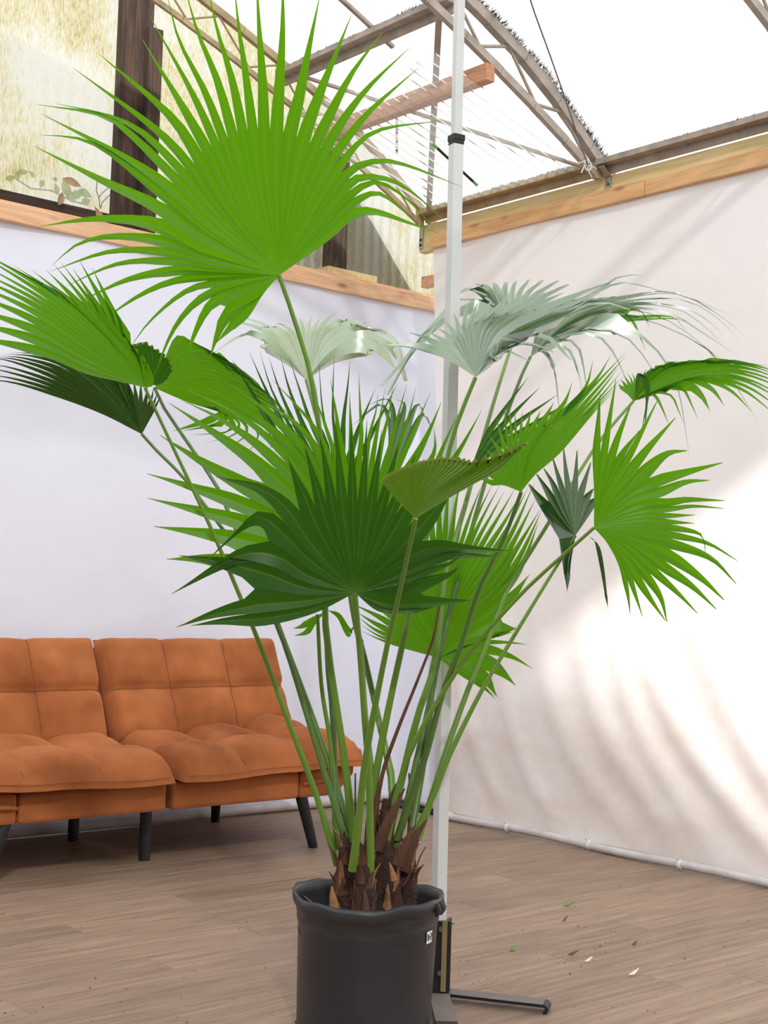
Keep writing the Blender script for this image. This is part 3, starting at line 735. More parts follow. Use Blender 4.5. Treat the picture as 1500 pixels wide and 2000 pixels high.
#@@ PALM
# ------------------------------------------------------------------ potted palm
PC = at(709, 1997, 3.32); PC[2] = 0
palm = empty('potted_palm', PC, 'tall fan palm with long bare stalks in a black nursery pot', 'palm')
def wob(j, a):
    if j < 5 or j > 14: return (0, 0)
    return (.004 * math.sin(3 * a + 1) + .002 * math.sin(7 * a), .004 * math.sin(2 * a + 2.2) + .0025 * math.sin(5 * a) + .002 * math.sin(11 * a + 1))
prof = [(0, .006), (.12, .004), (.155, 0), (.158, .004), (.1585, .02), (.166, .225), (.1695, .236), (.1655, .243), (.1705, .250), (.1695, .258), (.1725, .262), (.1775, .268), (.181, .277), (.1805, .287), (.176, .293),
        (.171, .289), (.1685, .278), (.1665, .27), (.168, .26), (.165, .25), (.166, .242), (.163, .235), (.160, .21), (.158, .19), (0, .19)]
prof = [(r_, z_ * 1.105) for r_, z_ in prof]
q = MB(); q.lathe(prof, PC, 72, wob); pot = q.build('pot', M['pot'], palm, origin=PC)
# grooves on the foot and a crimped dent on the rim
q = MB()
for k in range(40):
    a_ = 2 * math.pi * k / 40; d = np.array([math.cos(a_), math.sin(a_), 0]); q.bar(PC + d * .1572 + np.array([0, 0, .002]), PC + d * .1592 + np.array([0, 0, .018]), .010, .004, tuple(d))
q.build('foot_ribs', M['pot'], pot)
q = MB()
for a_, r_ in ((math.radians(-16), .010), (math.radians(-24), .008), (math.radians(-9), .007)):
    d = np.array([math.cos(a_), math.sin(a_), 0]); q.tube([PC + d * .1795 + np.array([0, 0, .288]), PC + d * .184 + np.array([0, 0, .300]), PC + d * .180 + np.array([0, 0, .318])], [r_ * .5, r_, r_ * .6], 8)
q.build('rim_dents', M['pot'], pot)
# price sticker
a_ = math.radians(-27)
def on_pot(da, z, r=.0012):
    aa = a_ + da; rr = .1585 + (z - .022) / .2266 * .0075 + r
    return PC + np.array([math.cos(aa) * rr, math.sin(aa) * rr, z])
q = MB(); q.grid(lambda u, v: on_pot(-.085 + .17 * u, .227 + .028 * v), 6, 1); st_ = q.build('price_sticker', M['sticker'], pot); st_['label'] = 'small white sticker with printed code'
q = MB()
def stroke(x0, y0, x1, y1, w=.0022):
    p, r_ = on_pot(-.085 + .17 * x0, .227 + .028 * y0, .002), on_pot(-.085 + .17 * x1, .227 + .028 * y1, .002); q.bar(p, r_, w, .0006, (math.cos(a_), math.sin(a_), 0))
for g in ([(.14, .3, .14, .75), (.14, .75, .34, .7), (.34, .7, .34, .3), (.34, .3, .14, .3), (.14, .52, .34, .52)], [(.43, .52, .55, .52)], [(.64, .75, .84, .75), (.84, .75, .84, .52), (.84, .52, .64, .52), (.64, .52, .64, .3), (.64, .3, .84, .3)]):
    for s_ in g: stroke(*s_)
q.build('print', M['ink'], st_)
q = MB()
def soilf(u, v):
    r = .1625 * v; a0 = u * 2 * math.pi; x, y = r * math.cos(a0), r * math.sin(a0)
    return PC + np.array([x, y, .235 + .035 * (1 - v) + .016 * noise.noise(Vector((x * 22, y * 22, 0)))])
q.grid(soilf, 48, 12); q.build('soil', M['soil'], palm)

def crm(P, u):
    """Catmull-Rom through rows of P at parameter u in [0, len-1]"""
    n = len(P); i = min(int(u), n - 2); f = u - i
    p1, p2 = P[i], P[i + 1]; p0 = P[i - 1] if i > 0 else 2 * p1 - p2; p3 = P[i + 2] if i + 2 < n else 2 * p2 - p1
    return .5 * ((2 * p1) + (-p0 + p2) * f + (2 * p0 - 5 * p1 + 4 * p2 - p3) * f * f + (-p0 + 3 * p1 - 3 * p2 + p3) * f ** 3)
ROWS = 20
def cumlen(D): return np.concatenate([[0], np.cumsum(np.linalg.norm(np.diff(D, axis=0), axis=1))])
def resample(pts, n=None):
    n = n or ROWS
    P = [np.array(p) for p in pts]; D = np.array([crm(P, u) for u in np.linspace(0, len(P) - 1, 61)])
    L = cumlen(D); T = np.linspace(0, L[-1], n + 1)
    return np.stack([np.interp(T, L, D[:, k]) for k in range(3)], 1)
def frond(H, depth, guides, mat, gx=0, gy=0, cup=0, sub=1, fuse=.55, tipw=0.0, pleat=.30, jitter=.03, wide=1.0, petiole=None, base_depth=3.32, pmat=None, r0=.0102, r1=.0048, label=None, thin=(), loose=()):
    hu, hv = H; h3 = at(hu, hv, depth)
    G = []
    for g in guides:
        pts = [h3]
        for p in g:
            dX = (p[0] - hu) * depth / F_PX; dZ = (hv - p[1]) * depth / F_PX
            dd = gx * dX + gy * dZ + cup * (dX * dX + dZ * dZ) + (p[2] if len(p) > 2 else 0)
            pts.append(at(p[0], p[1], depth + dd))
        G.append(resample(pts, 60))
    G = np.array(G); n = (len(G) - 1) * sub + 1
    segs = []
    for k in range(n):
        g = k / sub
        Sg = np.array([crm(G[:, j], g) for j in range(61)]) if sub > 1 and k % sub else G[int(round(g))].copy()
        if k % sub and sub > 1: Sg = Sg[0] + (Sg - Sg[0]) * (1 + rnd.uniform(-jitter, jitter))
        segs.append(Sg)
    Ls = np.array([cumlen(q_)[-1] for q_ in segs]); ker = np.exp(-(np.arange(-6, 7) / 3.0) ** 2)
    JF = 12; thl = []
    for k in range(n):
        w_ = np.array([ker[d + 6] if 0 <= k + d < n else 0 for d in range(-6, 7)]); lv = np.array([Ls[min(max(k + d, 0), n - 1)] for d in range(-6, 7)])
        Lf = min(fuse * (w_ * lv).sum() / w_.sum() * (1 + rnd.uniform(-.025, .025)), .93 * Ls[k])
        if fuse > .9: Lf = fuse * Ls[k]
        for k0, k1, fz in loose:
            if k0 <= k <= k1: Lf = fz * Ls[k]
        T = np.concatenate([np.linspace(0, Lf, JF + 1), np.linspace(Lf, Ls[k], ROWS - JF + 1)[1:]]); Lc = cumlen(segs[k])
        thl.append(T / Ls[k]); segs[k] = np.stack([np.interp(T, Lc, segs[k][:, c_]) for c_ in range(3)], 1)
    vs_, fs_, att = [], [], []
    for k in range(n):
        Pm = segs[k]
        ths = thl[k]
        A = segs[k - 1] if k > 0 else 2 * segs[0] - segs[1]; B = segs[k + 1] if k < n - 1 else 2 * segs[-1] - segs[-2]
        jf = JF
        def mid(j, Q): return (segs[k][j] + Q[j]) * .5
        hl, hr = mid(jf, A) - segs[k][jf], mid(jf, B) - segs[k][jf]
        mw = .021 * wide
        for hh in (0, 1):
            v_ = hl if hh == 0 else hr; L_ = np.linalg.norm(v_)
            if L_ > mw: v_ = v_ * mw / L_
            if hh == 0: hl = v_
            else: hr = v_
        for k0, k1, fz in loose:
            if k0 <= k <= k1:
                hl = hl / (np.linalg.norm(hl) + 1e-9) * max(np.linalg.norm(hl), .0085); hr = hr / (np.linalg.norm(hr) + 1e-9) * max(np.linalg.norm(hr), .0085)
        rv = rnd.random()
        cols = []
        for j in range(ROWS + 1):
            t_ = Pm[min(j + 1, ROWS)] - Pm[max(j - 1, 0)]; t_ = t_ / (np.linalg.norm(t_) + 1e-9)
            if j <= jf:
                el, er = mid(j, A) - Pm[j], mid(j, B) - Pm[j]
                for idx, e in ((0, el), (1, er)):
                    L_ = np.linalg.norm(e); cap_ = mw * (1.0 if j > 2 else 1)
                    if L_ > cap_ and ((idx == 0 and k == 0) or (idx == 1 and k == n - 1)): e *= cap_ / L_
            else:
                u_ = (j - jf) / (ROWS - jf); tp = (1 - u_ ** 1.25) * (1 - tipw) + tipw
                tp *= (.86 + .14 * math.cos(u_ * 3)) if tipw < .3 else 1
                def sw(h):
                    L_ = np.linalg.norm(h); h2 = h - t_ * np.dot(h, t_); l2 = np.linalg.norm(h2)
                    return h2 / (l2 + 1e-9) * (L_ * .65 + l2 * .35) * max(tp, .03)
                el, er = sw(hl), sw(hr)
                for k0, k1, fc in thin:
                    if k0 <= k <= k1: u2 = min(1, u_ / .25); el, er = el * (1 + (fc - 1) * u2), er * (1 + (fc - 1) * u2)
            wv = er - el; nn = np.cross(t_, wv); nl_ = np.linalg.norm(nn); nn = nn / nl_ if nl_ > 1e-9 else np.zeros(3)
            amp = pleat * .4 * np.linalg.norm(wv)
            cols.append((Pm[j] + el - nn * amp * .5, Pm[j] + nn * amp, Pm[j] + er - nn * amp * .5))
        for h in (0, 1):
            b0 = len(vs_)
            for j in range(ROWS + 1):
                if h == 0: vs_ += [cols[j][0], cols[j][1]]; att += [(ths[j], 1, rv), (ths[j], 0, rv)]
                else: vs_ += [cols[j][1], cols[j][2]]; att += [(ths[j], 0, rv), (ths[j], 1, rv)]
            for j in range(ROWS):
                q0 = b0 + 2 * j; fs_.append((q0, q0 + 1, q0 + 3, q0 + 2))
    me = bpy.data.meshes.new('frond'); me.from_pydata([tuple(map(float, v)) for v in vs_], [], fs_); me.update()
    at_ = me.attributes.new('leaf', 'FLOAT_VECTOR', 'POINT'); at_.data.foreach_set('vector', np.array(att, dtype=np.float32).ravel())
    me.polygons.foreach_set('use_smooth', [True] * len(me.polygons))
    o = link('frond', me, mat, palm, origin=h3)
    if label: o['label'] = label
    if petiole:
        pts = [h3]; v0, v1 = hv, petiole[-1][1]
        for p in petiole:
            f = (p[1] - v0) / (v1 - v0 + 1e-6); f = max(0, min(1, f)); f = f ** .8
            pts.append(at(p[0], p[1], p[2] if len(p) > 2 else depth + (base_depth - depth) * f))
        pp = resample(pts)
        q = MB(); q.tube([pp[j] for j in range(ROWS + 1)], [r1 + (r0 - r1) * (j / ROWS) ** 1.3 for j in range(ROWS + 1)], 8, squash=.8)
        q.build('petiole', pmat or M['petiole'], o)
    return o
#@@ FRONDS
# tallest frond, seen from below with the sky shining through
frond((545, 538), 3.2, [
    [(490, 600), (450, 640), (420, 672)], [(505, 580), (450, 610), (425, 655), (410, 700)], [(470, 562), (415, 590), (385, 640), (355, 722)],
    [(465, 558), (395, 580), (340, 640), (298, 740)], [(455, 548), (370, 565), (295, 625), (250, 685)], [(440, 541), (345, 550), (270, 580), (190, 633)],
    [(430, 532), (340, 528), (250, 545), (160, 587)], [(420, 525), (330, 510), (230, 515), (130, 558)], [(410, 515), (325, 494), (215, 492), (98, 530)],
    [(400, 502), (310, 470), (215, 462), (150, 478), (102, 518)], [(390, 490), (300, 440), (210, 428), (145, 432), (76, 443)],
    [(400, 462), (310, 400), (200, 350), (66, 285)], [(405, 455), (320, 385), (215, 300), (150, 270), (80, 264)], [(410, 440), (330, 365), (230, 300), (80, 222)],
    [(420, 430), (345, 350), (265, 270), (200, 225), (72, 204)], [(425, 420), (355, 335), (280, 260), (210, 225), (108, 202)],
    [(430, 410), (370, 325), (300, 250), (142, 132)], [(440, 405), (390, 315), (330, 225), (192, 104)],
    [(455, 395), (410, 300), (365, 220), (278, 77)], [(465, 390), (425, 290), (375, 180), (292, 30)], [(475, 385), (440, 285), (400, 180), (350, 80), (325, -15)],
    [(485, 380), (458, 280), (425, 160), (385, 60), (360, -30)], [(497, 375), (478, 275), (455, 160), (425, 60), (404, -30)], [(508, 372), (495, 270), (480, 150), (467, 60), (456, -40)],
    [(522, 370), (515, 265), (512, 160), (506, 60), (500, -60)], [(540, 370), (540, 262), (546, 160), (552, 60), (552, -70)], [(556, 372), (566, 265), (586, 180), (604, 90), (626, -15)],
    [(570, 376), (592, 275), (622, 190), (650, 120), (687, 28)], [(582, 382), (615, 290), (650, 215), (690, 140), (748, 62)], [(594, 390), (632, 300), (670, 235), (720, 170), (800, 93)],
    [(604, 398), (648, 315), (690, 255), (735, 205), (818, 132)], [(615, 405), (660, 330), (705, 275), (755, 250), (865, 236)],
    [(622, 415), (672, 345), (715, 318), (780, 318), (905, 366)], [(630, 425), (680, 360), (725, 345), (790, 365), (868, 430)], [(636, 435), (690, 378), (735, 356), (790, 385), (850, 448)],
    [(640, 442), (690, 395), (735, 376), (775, 400), (815, 440)], [(640, 462), (690, 418), (735, 414), (790, 432), (862, 458)]],
    M['leaf'], gx=.05, gy=-.25, fuse=.50, pleat=.42, wide=1.0, thin=((0, 10, .8), (31, 40, .75)), loose=((2, 5, .38),),
    petiole=[(580, 640), (612, 755), (630, 900), (642, 1060), (634, 1194), (648, 1320), (668, 1450), (682, 1560), (692, 1680)], r1=.0052)
# left, pale green frond pointing out of the frame
frond((283, 757), 3.15, [
    [(240, 745), (170, 725), (90, 690), (0, 668), (-70, 660)], [(235, 735), (150, 690), (60, 640), (-60, 600)], [(230, 725), (150, 665), (60, 605), (-60, 550)],
    [(230, 715), (155, 650), (70, 585), (-60, 520)], [(235, 705), (165, 640), (80, 572), (-50, 490)], [(240, 700), (180, 632), (100, 565), (-20, 500)],
    [(245, 700), (190, 640), (130, 583), (62, 527)], [(252, 698), (205, 640), (160, 580), (105, 516)], [(262, 696), (220, 645), (185, 590), (142, 524)], [(270, 694), (240, 650), (212, 590), (180, 523)],
    [(277, 725), (270, 700), (262, 680)], [(286, 735), (283, 710), (278, 692)], [(292, 745), (293, 728), (290, 712)], [(296, 752), (299, 742), (298, 736)]],
    M['leaf'], gx=.1, gy=-.2, sub=2, fuse=.62, wide=1.1, petiole=[(341, 880), (406, 1018), (444, 1106), (506, 1255), (560, 1400), (620, 1560), (658, 1690)], r1=.0048)
frond((292, 752), 3.3, [[(280, 715), (268, 690), (262, 672)], [(292, 715), (288, 685), (283, 668)], [(304, 720), (306, 695), (305, 682)], [(312, 730), (322, 710), (328, 700)], [(312, 742), (328, 732), (336, 722)], [(308, 750), (320, 745), (326, 738)]],
    M['leaf_deep'], gy=-.4, sub=2, fuse=.93, tipw=.9, wide=1.2)
# dark glossy frond below it
frond((277, 848), 3.42, [
    [(195, 805), (100, 768), (20, 746), (-40, 742)], [(190, 795), (100, 752), (10, 725), (-40, 718)], [(190, 785), (110, 738), (20, 705), (-30, 700)], [(195, 775), (120, 722), (50, 700), (0, 695)],
    [(205, 765), (140, 710), (80, 692), (20, 688)], [(220, 765), (170, 715), (110, 700), (70, 690)], [(235, 770), (200, 720), (150, 690), (90, 680)], [(250, 780), (232, 740), (215, 715)], [(262, 790), (252, 755), (245, 735)], [(275, 795), (275, 760), (274, 740)], [(288, 800), (297, 775), (300, 755)], [(295, 810), (308, 785), (315, 772)]],
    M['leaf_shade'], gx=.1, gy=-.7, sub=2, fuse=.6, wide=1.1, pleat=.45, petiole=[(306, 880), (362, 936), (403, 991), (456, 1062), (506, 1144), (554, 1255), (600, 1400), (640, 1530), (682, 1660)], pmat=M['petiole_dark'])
# frond behind, arching to the right with drooping tips
frond((302, 758), 3.62, [
    [(380, 790), (430, 800), (410, 820), (338, 842)], [(390, 792), (450, 815), (450, 840), (372, 850)], [(400, 790), (470, 820), (480, 850), (435, 880)], [(400, 780), (480, 812), (530, 850), (520, 900)],
    [(400, 765), (480, 795), (540, 840), (560, 890)], [(400, 750), (480, 778), (540, 820), (590, 880)], [(395, 735), (470, 758), (530, 795), (590, 850)], [(390, 718), (455, 738), (510, 765), (575, 820)],
    [(380, 705), (440, 715), (490, 742), (540, 785)], [(360, 685), (420, 690), (465, 720), (510, 765)], [(345, 665), (385, 672), (425, 700), (465, 740)]],
    M['leaf'], gx=.15, gy=-.1, sub=2, fuse=.62, wide=1.1, petiole=[(316, 790), (377, 880), (427, 956), (462, 1038), (503, 1115), (554, 1250), (610, 1400), (665, 1560), (700, 1700)], pmat=M['petiole_dark'])
# frond at the back, left of the pole, sky sheen put into its colour
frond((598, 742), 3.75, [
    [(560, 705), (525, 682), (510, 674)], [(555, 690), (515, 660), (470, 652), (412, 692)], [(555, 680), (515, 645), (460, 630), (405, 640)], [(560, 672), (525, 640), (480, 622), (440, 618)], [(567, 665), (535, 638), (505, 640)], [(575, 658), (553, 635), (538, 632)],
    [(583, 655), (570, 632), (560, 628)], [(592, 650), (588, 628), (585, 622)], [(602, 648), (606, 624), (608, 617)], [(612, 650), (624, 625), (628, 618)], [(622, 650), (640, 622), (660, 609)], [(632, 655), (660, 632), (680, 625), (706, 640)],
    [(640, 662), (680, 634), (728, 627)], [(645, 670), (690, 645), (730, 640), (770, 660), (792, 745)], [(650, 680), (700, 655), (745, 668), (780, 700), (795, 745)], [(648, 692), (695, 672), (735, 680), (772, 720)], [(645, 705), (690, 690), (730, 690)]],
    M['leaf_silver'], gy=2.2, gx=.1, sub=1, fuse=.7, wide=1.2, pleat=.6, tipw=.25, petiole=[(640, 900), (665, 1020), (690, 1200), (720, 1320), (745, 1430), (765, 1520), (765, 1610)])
# right back: glossy frond in front of the pole
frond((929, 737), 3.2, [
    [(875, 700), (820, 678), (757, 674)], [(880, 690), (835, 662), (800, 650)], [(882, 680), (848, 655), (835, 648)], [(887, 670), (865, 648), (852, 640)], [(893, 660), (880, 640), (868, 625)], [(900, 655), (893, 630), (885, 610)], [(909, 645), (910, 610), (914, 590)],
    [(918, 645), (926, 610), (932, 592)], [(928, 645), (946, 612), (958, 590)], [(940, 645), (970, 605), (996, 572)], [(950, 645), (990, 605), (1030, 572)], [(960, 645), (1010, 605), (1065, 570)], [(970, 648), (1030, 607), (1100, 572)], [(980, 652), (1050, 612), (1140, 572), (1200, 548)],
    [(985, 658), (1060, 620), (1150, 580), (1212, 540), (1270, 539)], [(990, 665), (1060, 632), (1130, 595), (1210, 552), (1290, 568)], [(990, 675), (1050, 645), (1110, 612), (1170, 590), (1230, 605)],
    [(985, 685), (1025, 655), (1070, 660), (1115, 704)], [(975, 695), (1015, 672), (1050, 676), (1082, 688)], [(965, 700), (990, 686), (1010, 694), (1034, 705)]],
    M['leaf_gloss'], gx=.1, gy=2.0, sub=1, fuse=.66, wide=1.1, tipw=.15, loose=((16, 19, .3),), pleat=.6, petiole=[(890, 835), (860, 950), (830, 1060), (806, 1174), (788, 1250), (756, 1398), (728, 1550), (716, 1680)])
# frond at the back whose left tips hang past the pole
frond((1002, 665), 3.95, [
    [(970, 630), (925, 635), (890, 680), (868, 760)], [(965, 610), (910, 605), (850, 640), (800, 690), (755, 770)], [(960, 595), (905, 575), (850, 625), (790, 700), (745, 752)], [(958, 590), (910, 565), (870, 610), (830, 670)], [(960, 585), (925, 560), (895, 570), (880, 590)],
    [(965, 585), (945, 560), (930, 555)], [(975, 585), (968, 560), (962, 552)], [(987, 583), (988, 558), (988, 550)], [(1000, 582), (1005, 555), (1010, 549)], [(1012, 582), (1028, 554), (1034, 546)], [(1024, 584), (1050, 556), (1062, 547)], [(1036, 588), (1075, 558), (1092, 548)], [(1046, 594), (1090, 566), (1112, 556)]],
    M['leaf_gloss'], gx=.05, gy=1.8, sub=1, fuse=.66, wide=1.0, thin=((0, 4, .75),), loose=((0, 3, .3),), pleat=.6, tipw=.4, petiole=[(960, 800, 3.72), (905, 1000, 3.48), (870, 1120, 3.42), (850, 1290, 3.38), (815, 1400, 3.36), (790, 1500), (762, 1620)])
# right back frond with long fingers
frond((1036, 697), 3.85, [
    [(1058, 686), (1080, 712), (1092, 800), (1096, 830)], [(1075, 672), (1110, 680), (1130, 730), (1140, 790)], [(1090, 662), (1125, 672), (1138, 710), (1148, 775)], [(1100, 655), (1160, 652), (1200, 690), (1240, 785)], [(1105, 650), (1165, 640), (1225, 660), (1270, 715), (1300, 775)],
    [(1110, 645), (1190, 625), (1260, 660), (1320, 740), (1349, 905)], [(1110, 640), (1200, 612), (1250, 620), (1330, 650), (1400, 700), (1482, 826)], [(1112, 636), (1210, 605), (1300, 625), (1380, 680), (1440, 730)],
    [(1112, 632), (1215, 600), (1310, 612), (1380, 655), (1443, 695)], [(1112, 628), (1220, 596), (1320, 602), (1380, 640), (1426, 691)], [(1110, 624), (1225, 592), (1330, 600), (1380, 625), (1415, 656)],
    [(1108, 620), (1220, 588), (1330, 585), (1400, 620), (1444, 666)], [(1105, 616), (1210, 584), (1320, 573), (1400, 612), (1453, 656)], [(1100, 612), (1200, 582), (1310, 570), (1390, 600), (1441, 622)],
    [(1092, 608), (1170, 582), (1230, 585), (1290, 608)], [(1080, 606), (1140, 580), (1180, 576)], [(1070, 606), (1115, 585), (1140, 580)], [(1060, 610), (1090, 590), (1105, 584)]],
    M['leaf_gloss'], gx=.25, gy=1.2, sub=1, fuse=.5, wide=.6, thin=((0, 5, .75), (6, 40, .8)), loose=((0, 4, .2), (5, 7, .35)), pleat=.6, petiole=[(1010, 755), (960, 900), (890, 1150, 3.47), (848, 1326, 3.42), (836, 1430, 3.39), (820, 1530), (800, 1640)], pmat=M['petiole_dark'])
frond((1040, 690), 3.88, [[(1130, 645), (1210, 618), (1236, 656)], [(1130, 640), (1220, 612), (1262, 684)], [(1140, 636), (1240, 602), (1270, 640)], [(1150, 640), (1300, 618), (1341, 648)], [(1150, 640), (1310, 622), (1366, 645)]],
    M['leaf'], gx=.25, gy=1.0, sub=1, fuse=.7, wide=.6)
# far right frond leaving the frame
frond((1237, 784), 3.6, [
    [(1262, 770), (1282, 775), (1308, 832)], [(1285, 765), (1330, 758), (1350, 790), (1363, 818)], [(1290, 760), (1350, 742), (1390, 758), (1415, 793)], [(1295, 757), (1370, 738), (1450, 760), (1520, 815)], [(1298, 752), (1380, 732), (1460, 745), (1540, 790)],
    [(1300, 747), (1385, 724), (1470, 735), (1560, 775)], [(1300, 740), (1385, 716), (1470, 722), (1560, 755)], [(1297, 733), (1375, 709), (1450, 710), (1540, 738)], [(1290, 726), (1350, 706), (1420, 706), (1500, 715)], [(1282, 724), (1320, 708), (1360, 704)],
    [(1270, 728), (1288, 716), (1300, 712)], [(1258, 735), (1268, 722), (1274, 716)], [(1250, 745), (1252, 730), (1255, 723)], [(1240, 745), (1236, 732), (1236, 728)], [(1232, 755), (1222, 738), (1216, 732)], [(1228, 770), (1216, 758), (1208, 750)]],
    M['leaf'], gx=.2, gy=.6, sub=2, fuse=.62, wide=.8, loose=((0, 2, .3),), thin=((0, 2, .75),), pleat=.45, petiole=[(1165, 870), (1060, 1040), (988, 1158), (952, 1254), (916, 1342), (884, 1430), (852, 1530), (816, 1640)])
frond((1240, 782), 3.55, [[(1246, 730), (1258, 745), (1262, 790), (1252, 848)], [(1252, 732), (1266, 750), (1264, 790), (1258, 840)]], M['leaf_deep'], fuse=.8, wide=.5)
# right bright frond
frond((1160, 1031), 3.1, [
    [(1163, 960), (1164, 890), (1172, 770)], [(1170, 955), (1182, 870), (1203, 742)], [(1178, 952), (1200, 870), (1235, 783)], [(1184, 952), (1215, 890), (1250, 840)], [(1190, 955), (1235, 875), (1286, 778)], [(1200, 960), (1252, 890), (1319, 816)],
    [(1213, 965), (1268, 910), (1305, 884), (1342, 880)], [(1225, 970), (1280, 945), (1330, 928), (1411, 904)], [(1230, 978), (1290, 958), (1340, 940), (1385, 938)], [(1240, 990), (1305, 985), (1345, 978), (1415, 978)], [(1245, 1000), (1310, 993), (1355, 988), (1414, 993)],
    [(1245, 1008), (1305, 1008), (1358, 1006)], [(1245, 1016), (1300, 1018), (1356, 1022)], [(1248, 1025), (1320, 1032), (1370, 1045), (1378, 1080)], [(1250, 1034), (1330, 1048), (1385, 1062), (1440, 1095)], [(1245, 1045), (1320, 1062), (1390, 1090), (1438, 1140)],
    [(1238, 1055), (1305, 1085), (1370, 1130), (1414, 1172)], [(1228, 1060), (1290, 1105), (1350, 1145), (1399, 1190)], [(1220, 1065), (1275, 1115), (1325, 1160), (1362, 1198)], [(1212, 1070), (1255, 1115), (1290, 1165), (1303, 1215)], [(1203, 1070), (1235, 1120), (1265, 1165), (1300, 1213)],
    [(1196, 1068), (1222, 1110), (1240, 1160), (1255, 1205)], [(1188, 1062), (1212, 1105), (1225, 1155), (1231, 1200)]],
    M['leaf'], gx=.1, gy=-.2, sub=1, fuse=.56, pleat=.4, wide=1.15, tipw=.12, petiole=[(1080, 1102), (1020, 1158), (940, 1246), (892, 1310), (820, 1430), (780, 1530), (742, 1725)], r1=.005)
frond((1124, 1046), 3.35, [
    [(1112, 1095), (1110, 1130), (1107, 1155)], [(1118, 1090), (1114, 1125), (1109, 1150)], [(1105, 1030), (1060, 980), (1033, 946)], [(1098, 1010), (1070, 960), (1048, 926)], [(1098, 990), (1080, 945), (1062, 915)], [(1105, 980), (1090, 930), (1078, 890)], [(1113, 975), (1105, 920), (1100, 870)],
    [(1122, 975), (1125, 920), (1127, 880)], [(1132, 975), (1145, 930), (1154, 903)], [(1140, 985), (1155, 960), (1160, 955)], [(1148, 1000), (1158, 980), (1163, 972)]],
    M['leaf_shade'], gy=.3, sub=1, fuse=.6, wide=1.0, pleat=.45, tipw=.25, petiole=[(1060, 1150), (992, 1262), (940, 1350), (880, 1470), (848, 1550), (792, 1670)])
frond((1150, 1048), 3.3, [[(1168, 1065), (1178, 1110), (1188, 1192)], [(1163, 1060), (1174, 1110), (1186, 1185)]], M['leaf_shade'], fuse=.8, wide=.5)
# upright frond right of the middle, seen almost edge on
frond((1018, 961), 3.05, [
    [(985, 945), (960, 942), (930, 930)], [(988, 930), (965, 915), (945, 900)], [(995, 915), (975, 880), (955, 850)], [(1003, 905), (990, 850), (985, 790)], [(1010, 900), (1008, 850), (1005, 800)], [(1018, 895), (1025, 850), (1038, 800)], [(1028, 895), (1045, 850), (1082, 785)],
    [(1036, 890), (1075, 830), (1140, 760), (1158, 705)], [(1042, 895), (1085, 840), (1150, 765), (1222, 688)], [(1046, 905), (1095, 850), (1160, 780), (1210, 715)], [(1048, 915), (1100, 860), (1165, 790), (1218, 735)], [(1046, 925), (1095, 880), (1160, 805), (1205, 760)]],
    M['leaf'], gx=.3, gy=-.2, sub=2, fuse=.6, wide=.9, petiole=[(985, 1050), (936, 1150), (900, 1262), (868, 1342), (830, 1480), (775, 1640)], pmat=M['petiole_dark'])
# small blunt frond in front
frond((812, 1013), 2.78, [
    [(785, 985), (762, 958), (745, 937)], [(788, 975), (768, 945), (756, 927)], [(793, 965), (780, 935), (772, 918)], [(800, 960), (795, 928), (792, 910)], [(808, 958), (812, 922), (814, 902)], [(818, 957), (832, 918), (838, 897)],
    [(828, 955), (855, 915), (866, 893)], [(838, 957), (880, 915), (900, 895)], [(848, 962), (905, 920), (932, 900)], [(858, 970), (925, 925), (960, 905), (1000, 880)], [(862, 980), (930, 940), (975, 915), (1030, 862)]],
    M['leaf_olive'], gx=.2, gy=-.1, sub=3, fuse=.96, tipw=.95, jitter=.0, wide=1.0, pleat=.3, petiole=[(775, 1180), (756, 1262), (716, 1470), (700, 1610), (688, 1700)], base_depth=3.2)
# back fan of bluish spikes
frond((640, 1100), 3.5, [
    [(600, 950), (540, 850), (500, 780), (455, 704)], [(610, 940), (560, 840), (520, 760), (487, 688)], [(615, 935), (567, 835), (530, 760), (507, 685)], [(620, 930), (575, 830), (545, 760), (525, 697)], [(630, 920), (592, 830), (565, 760), (548, 696)], [(638, 910), (605, 820), (585, 760), (565, 700)],
    [(645, 900), (620, 820), (608, 760), (597, 720)], [(650, 900), (633, 820), (626, 760), (623, 692)], [(656, 900), (650, 820), (650, 760), (653, 688)], [(665, 900), (670, 820), (678, 760), (684, 703)], [(680, 910), (700, 840), (720, 790), (733, 760)], [(690, 920), (720, 860), (750, 800), (775, 752)]],
    M['leaf_deep'], gy=.1, sub=1, fuse=.5, wide=1.0, petiole=[(636, 1180), (640, 1300), (650, 1400), (655, 1560), (668, 1660)], pmat=M['petiole_dark'])
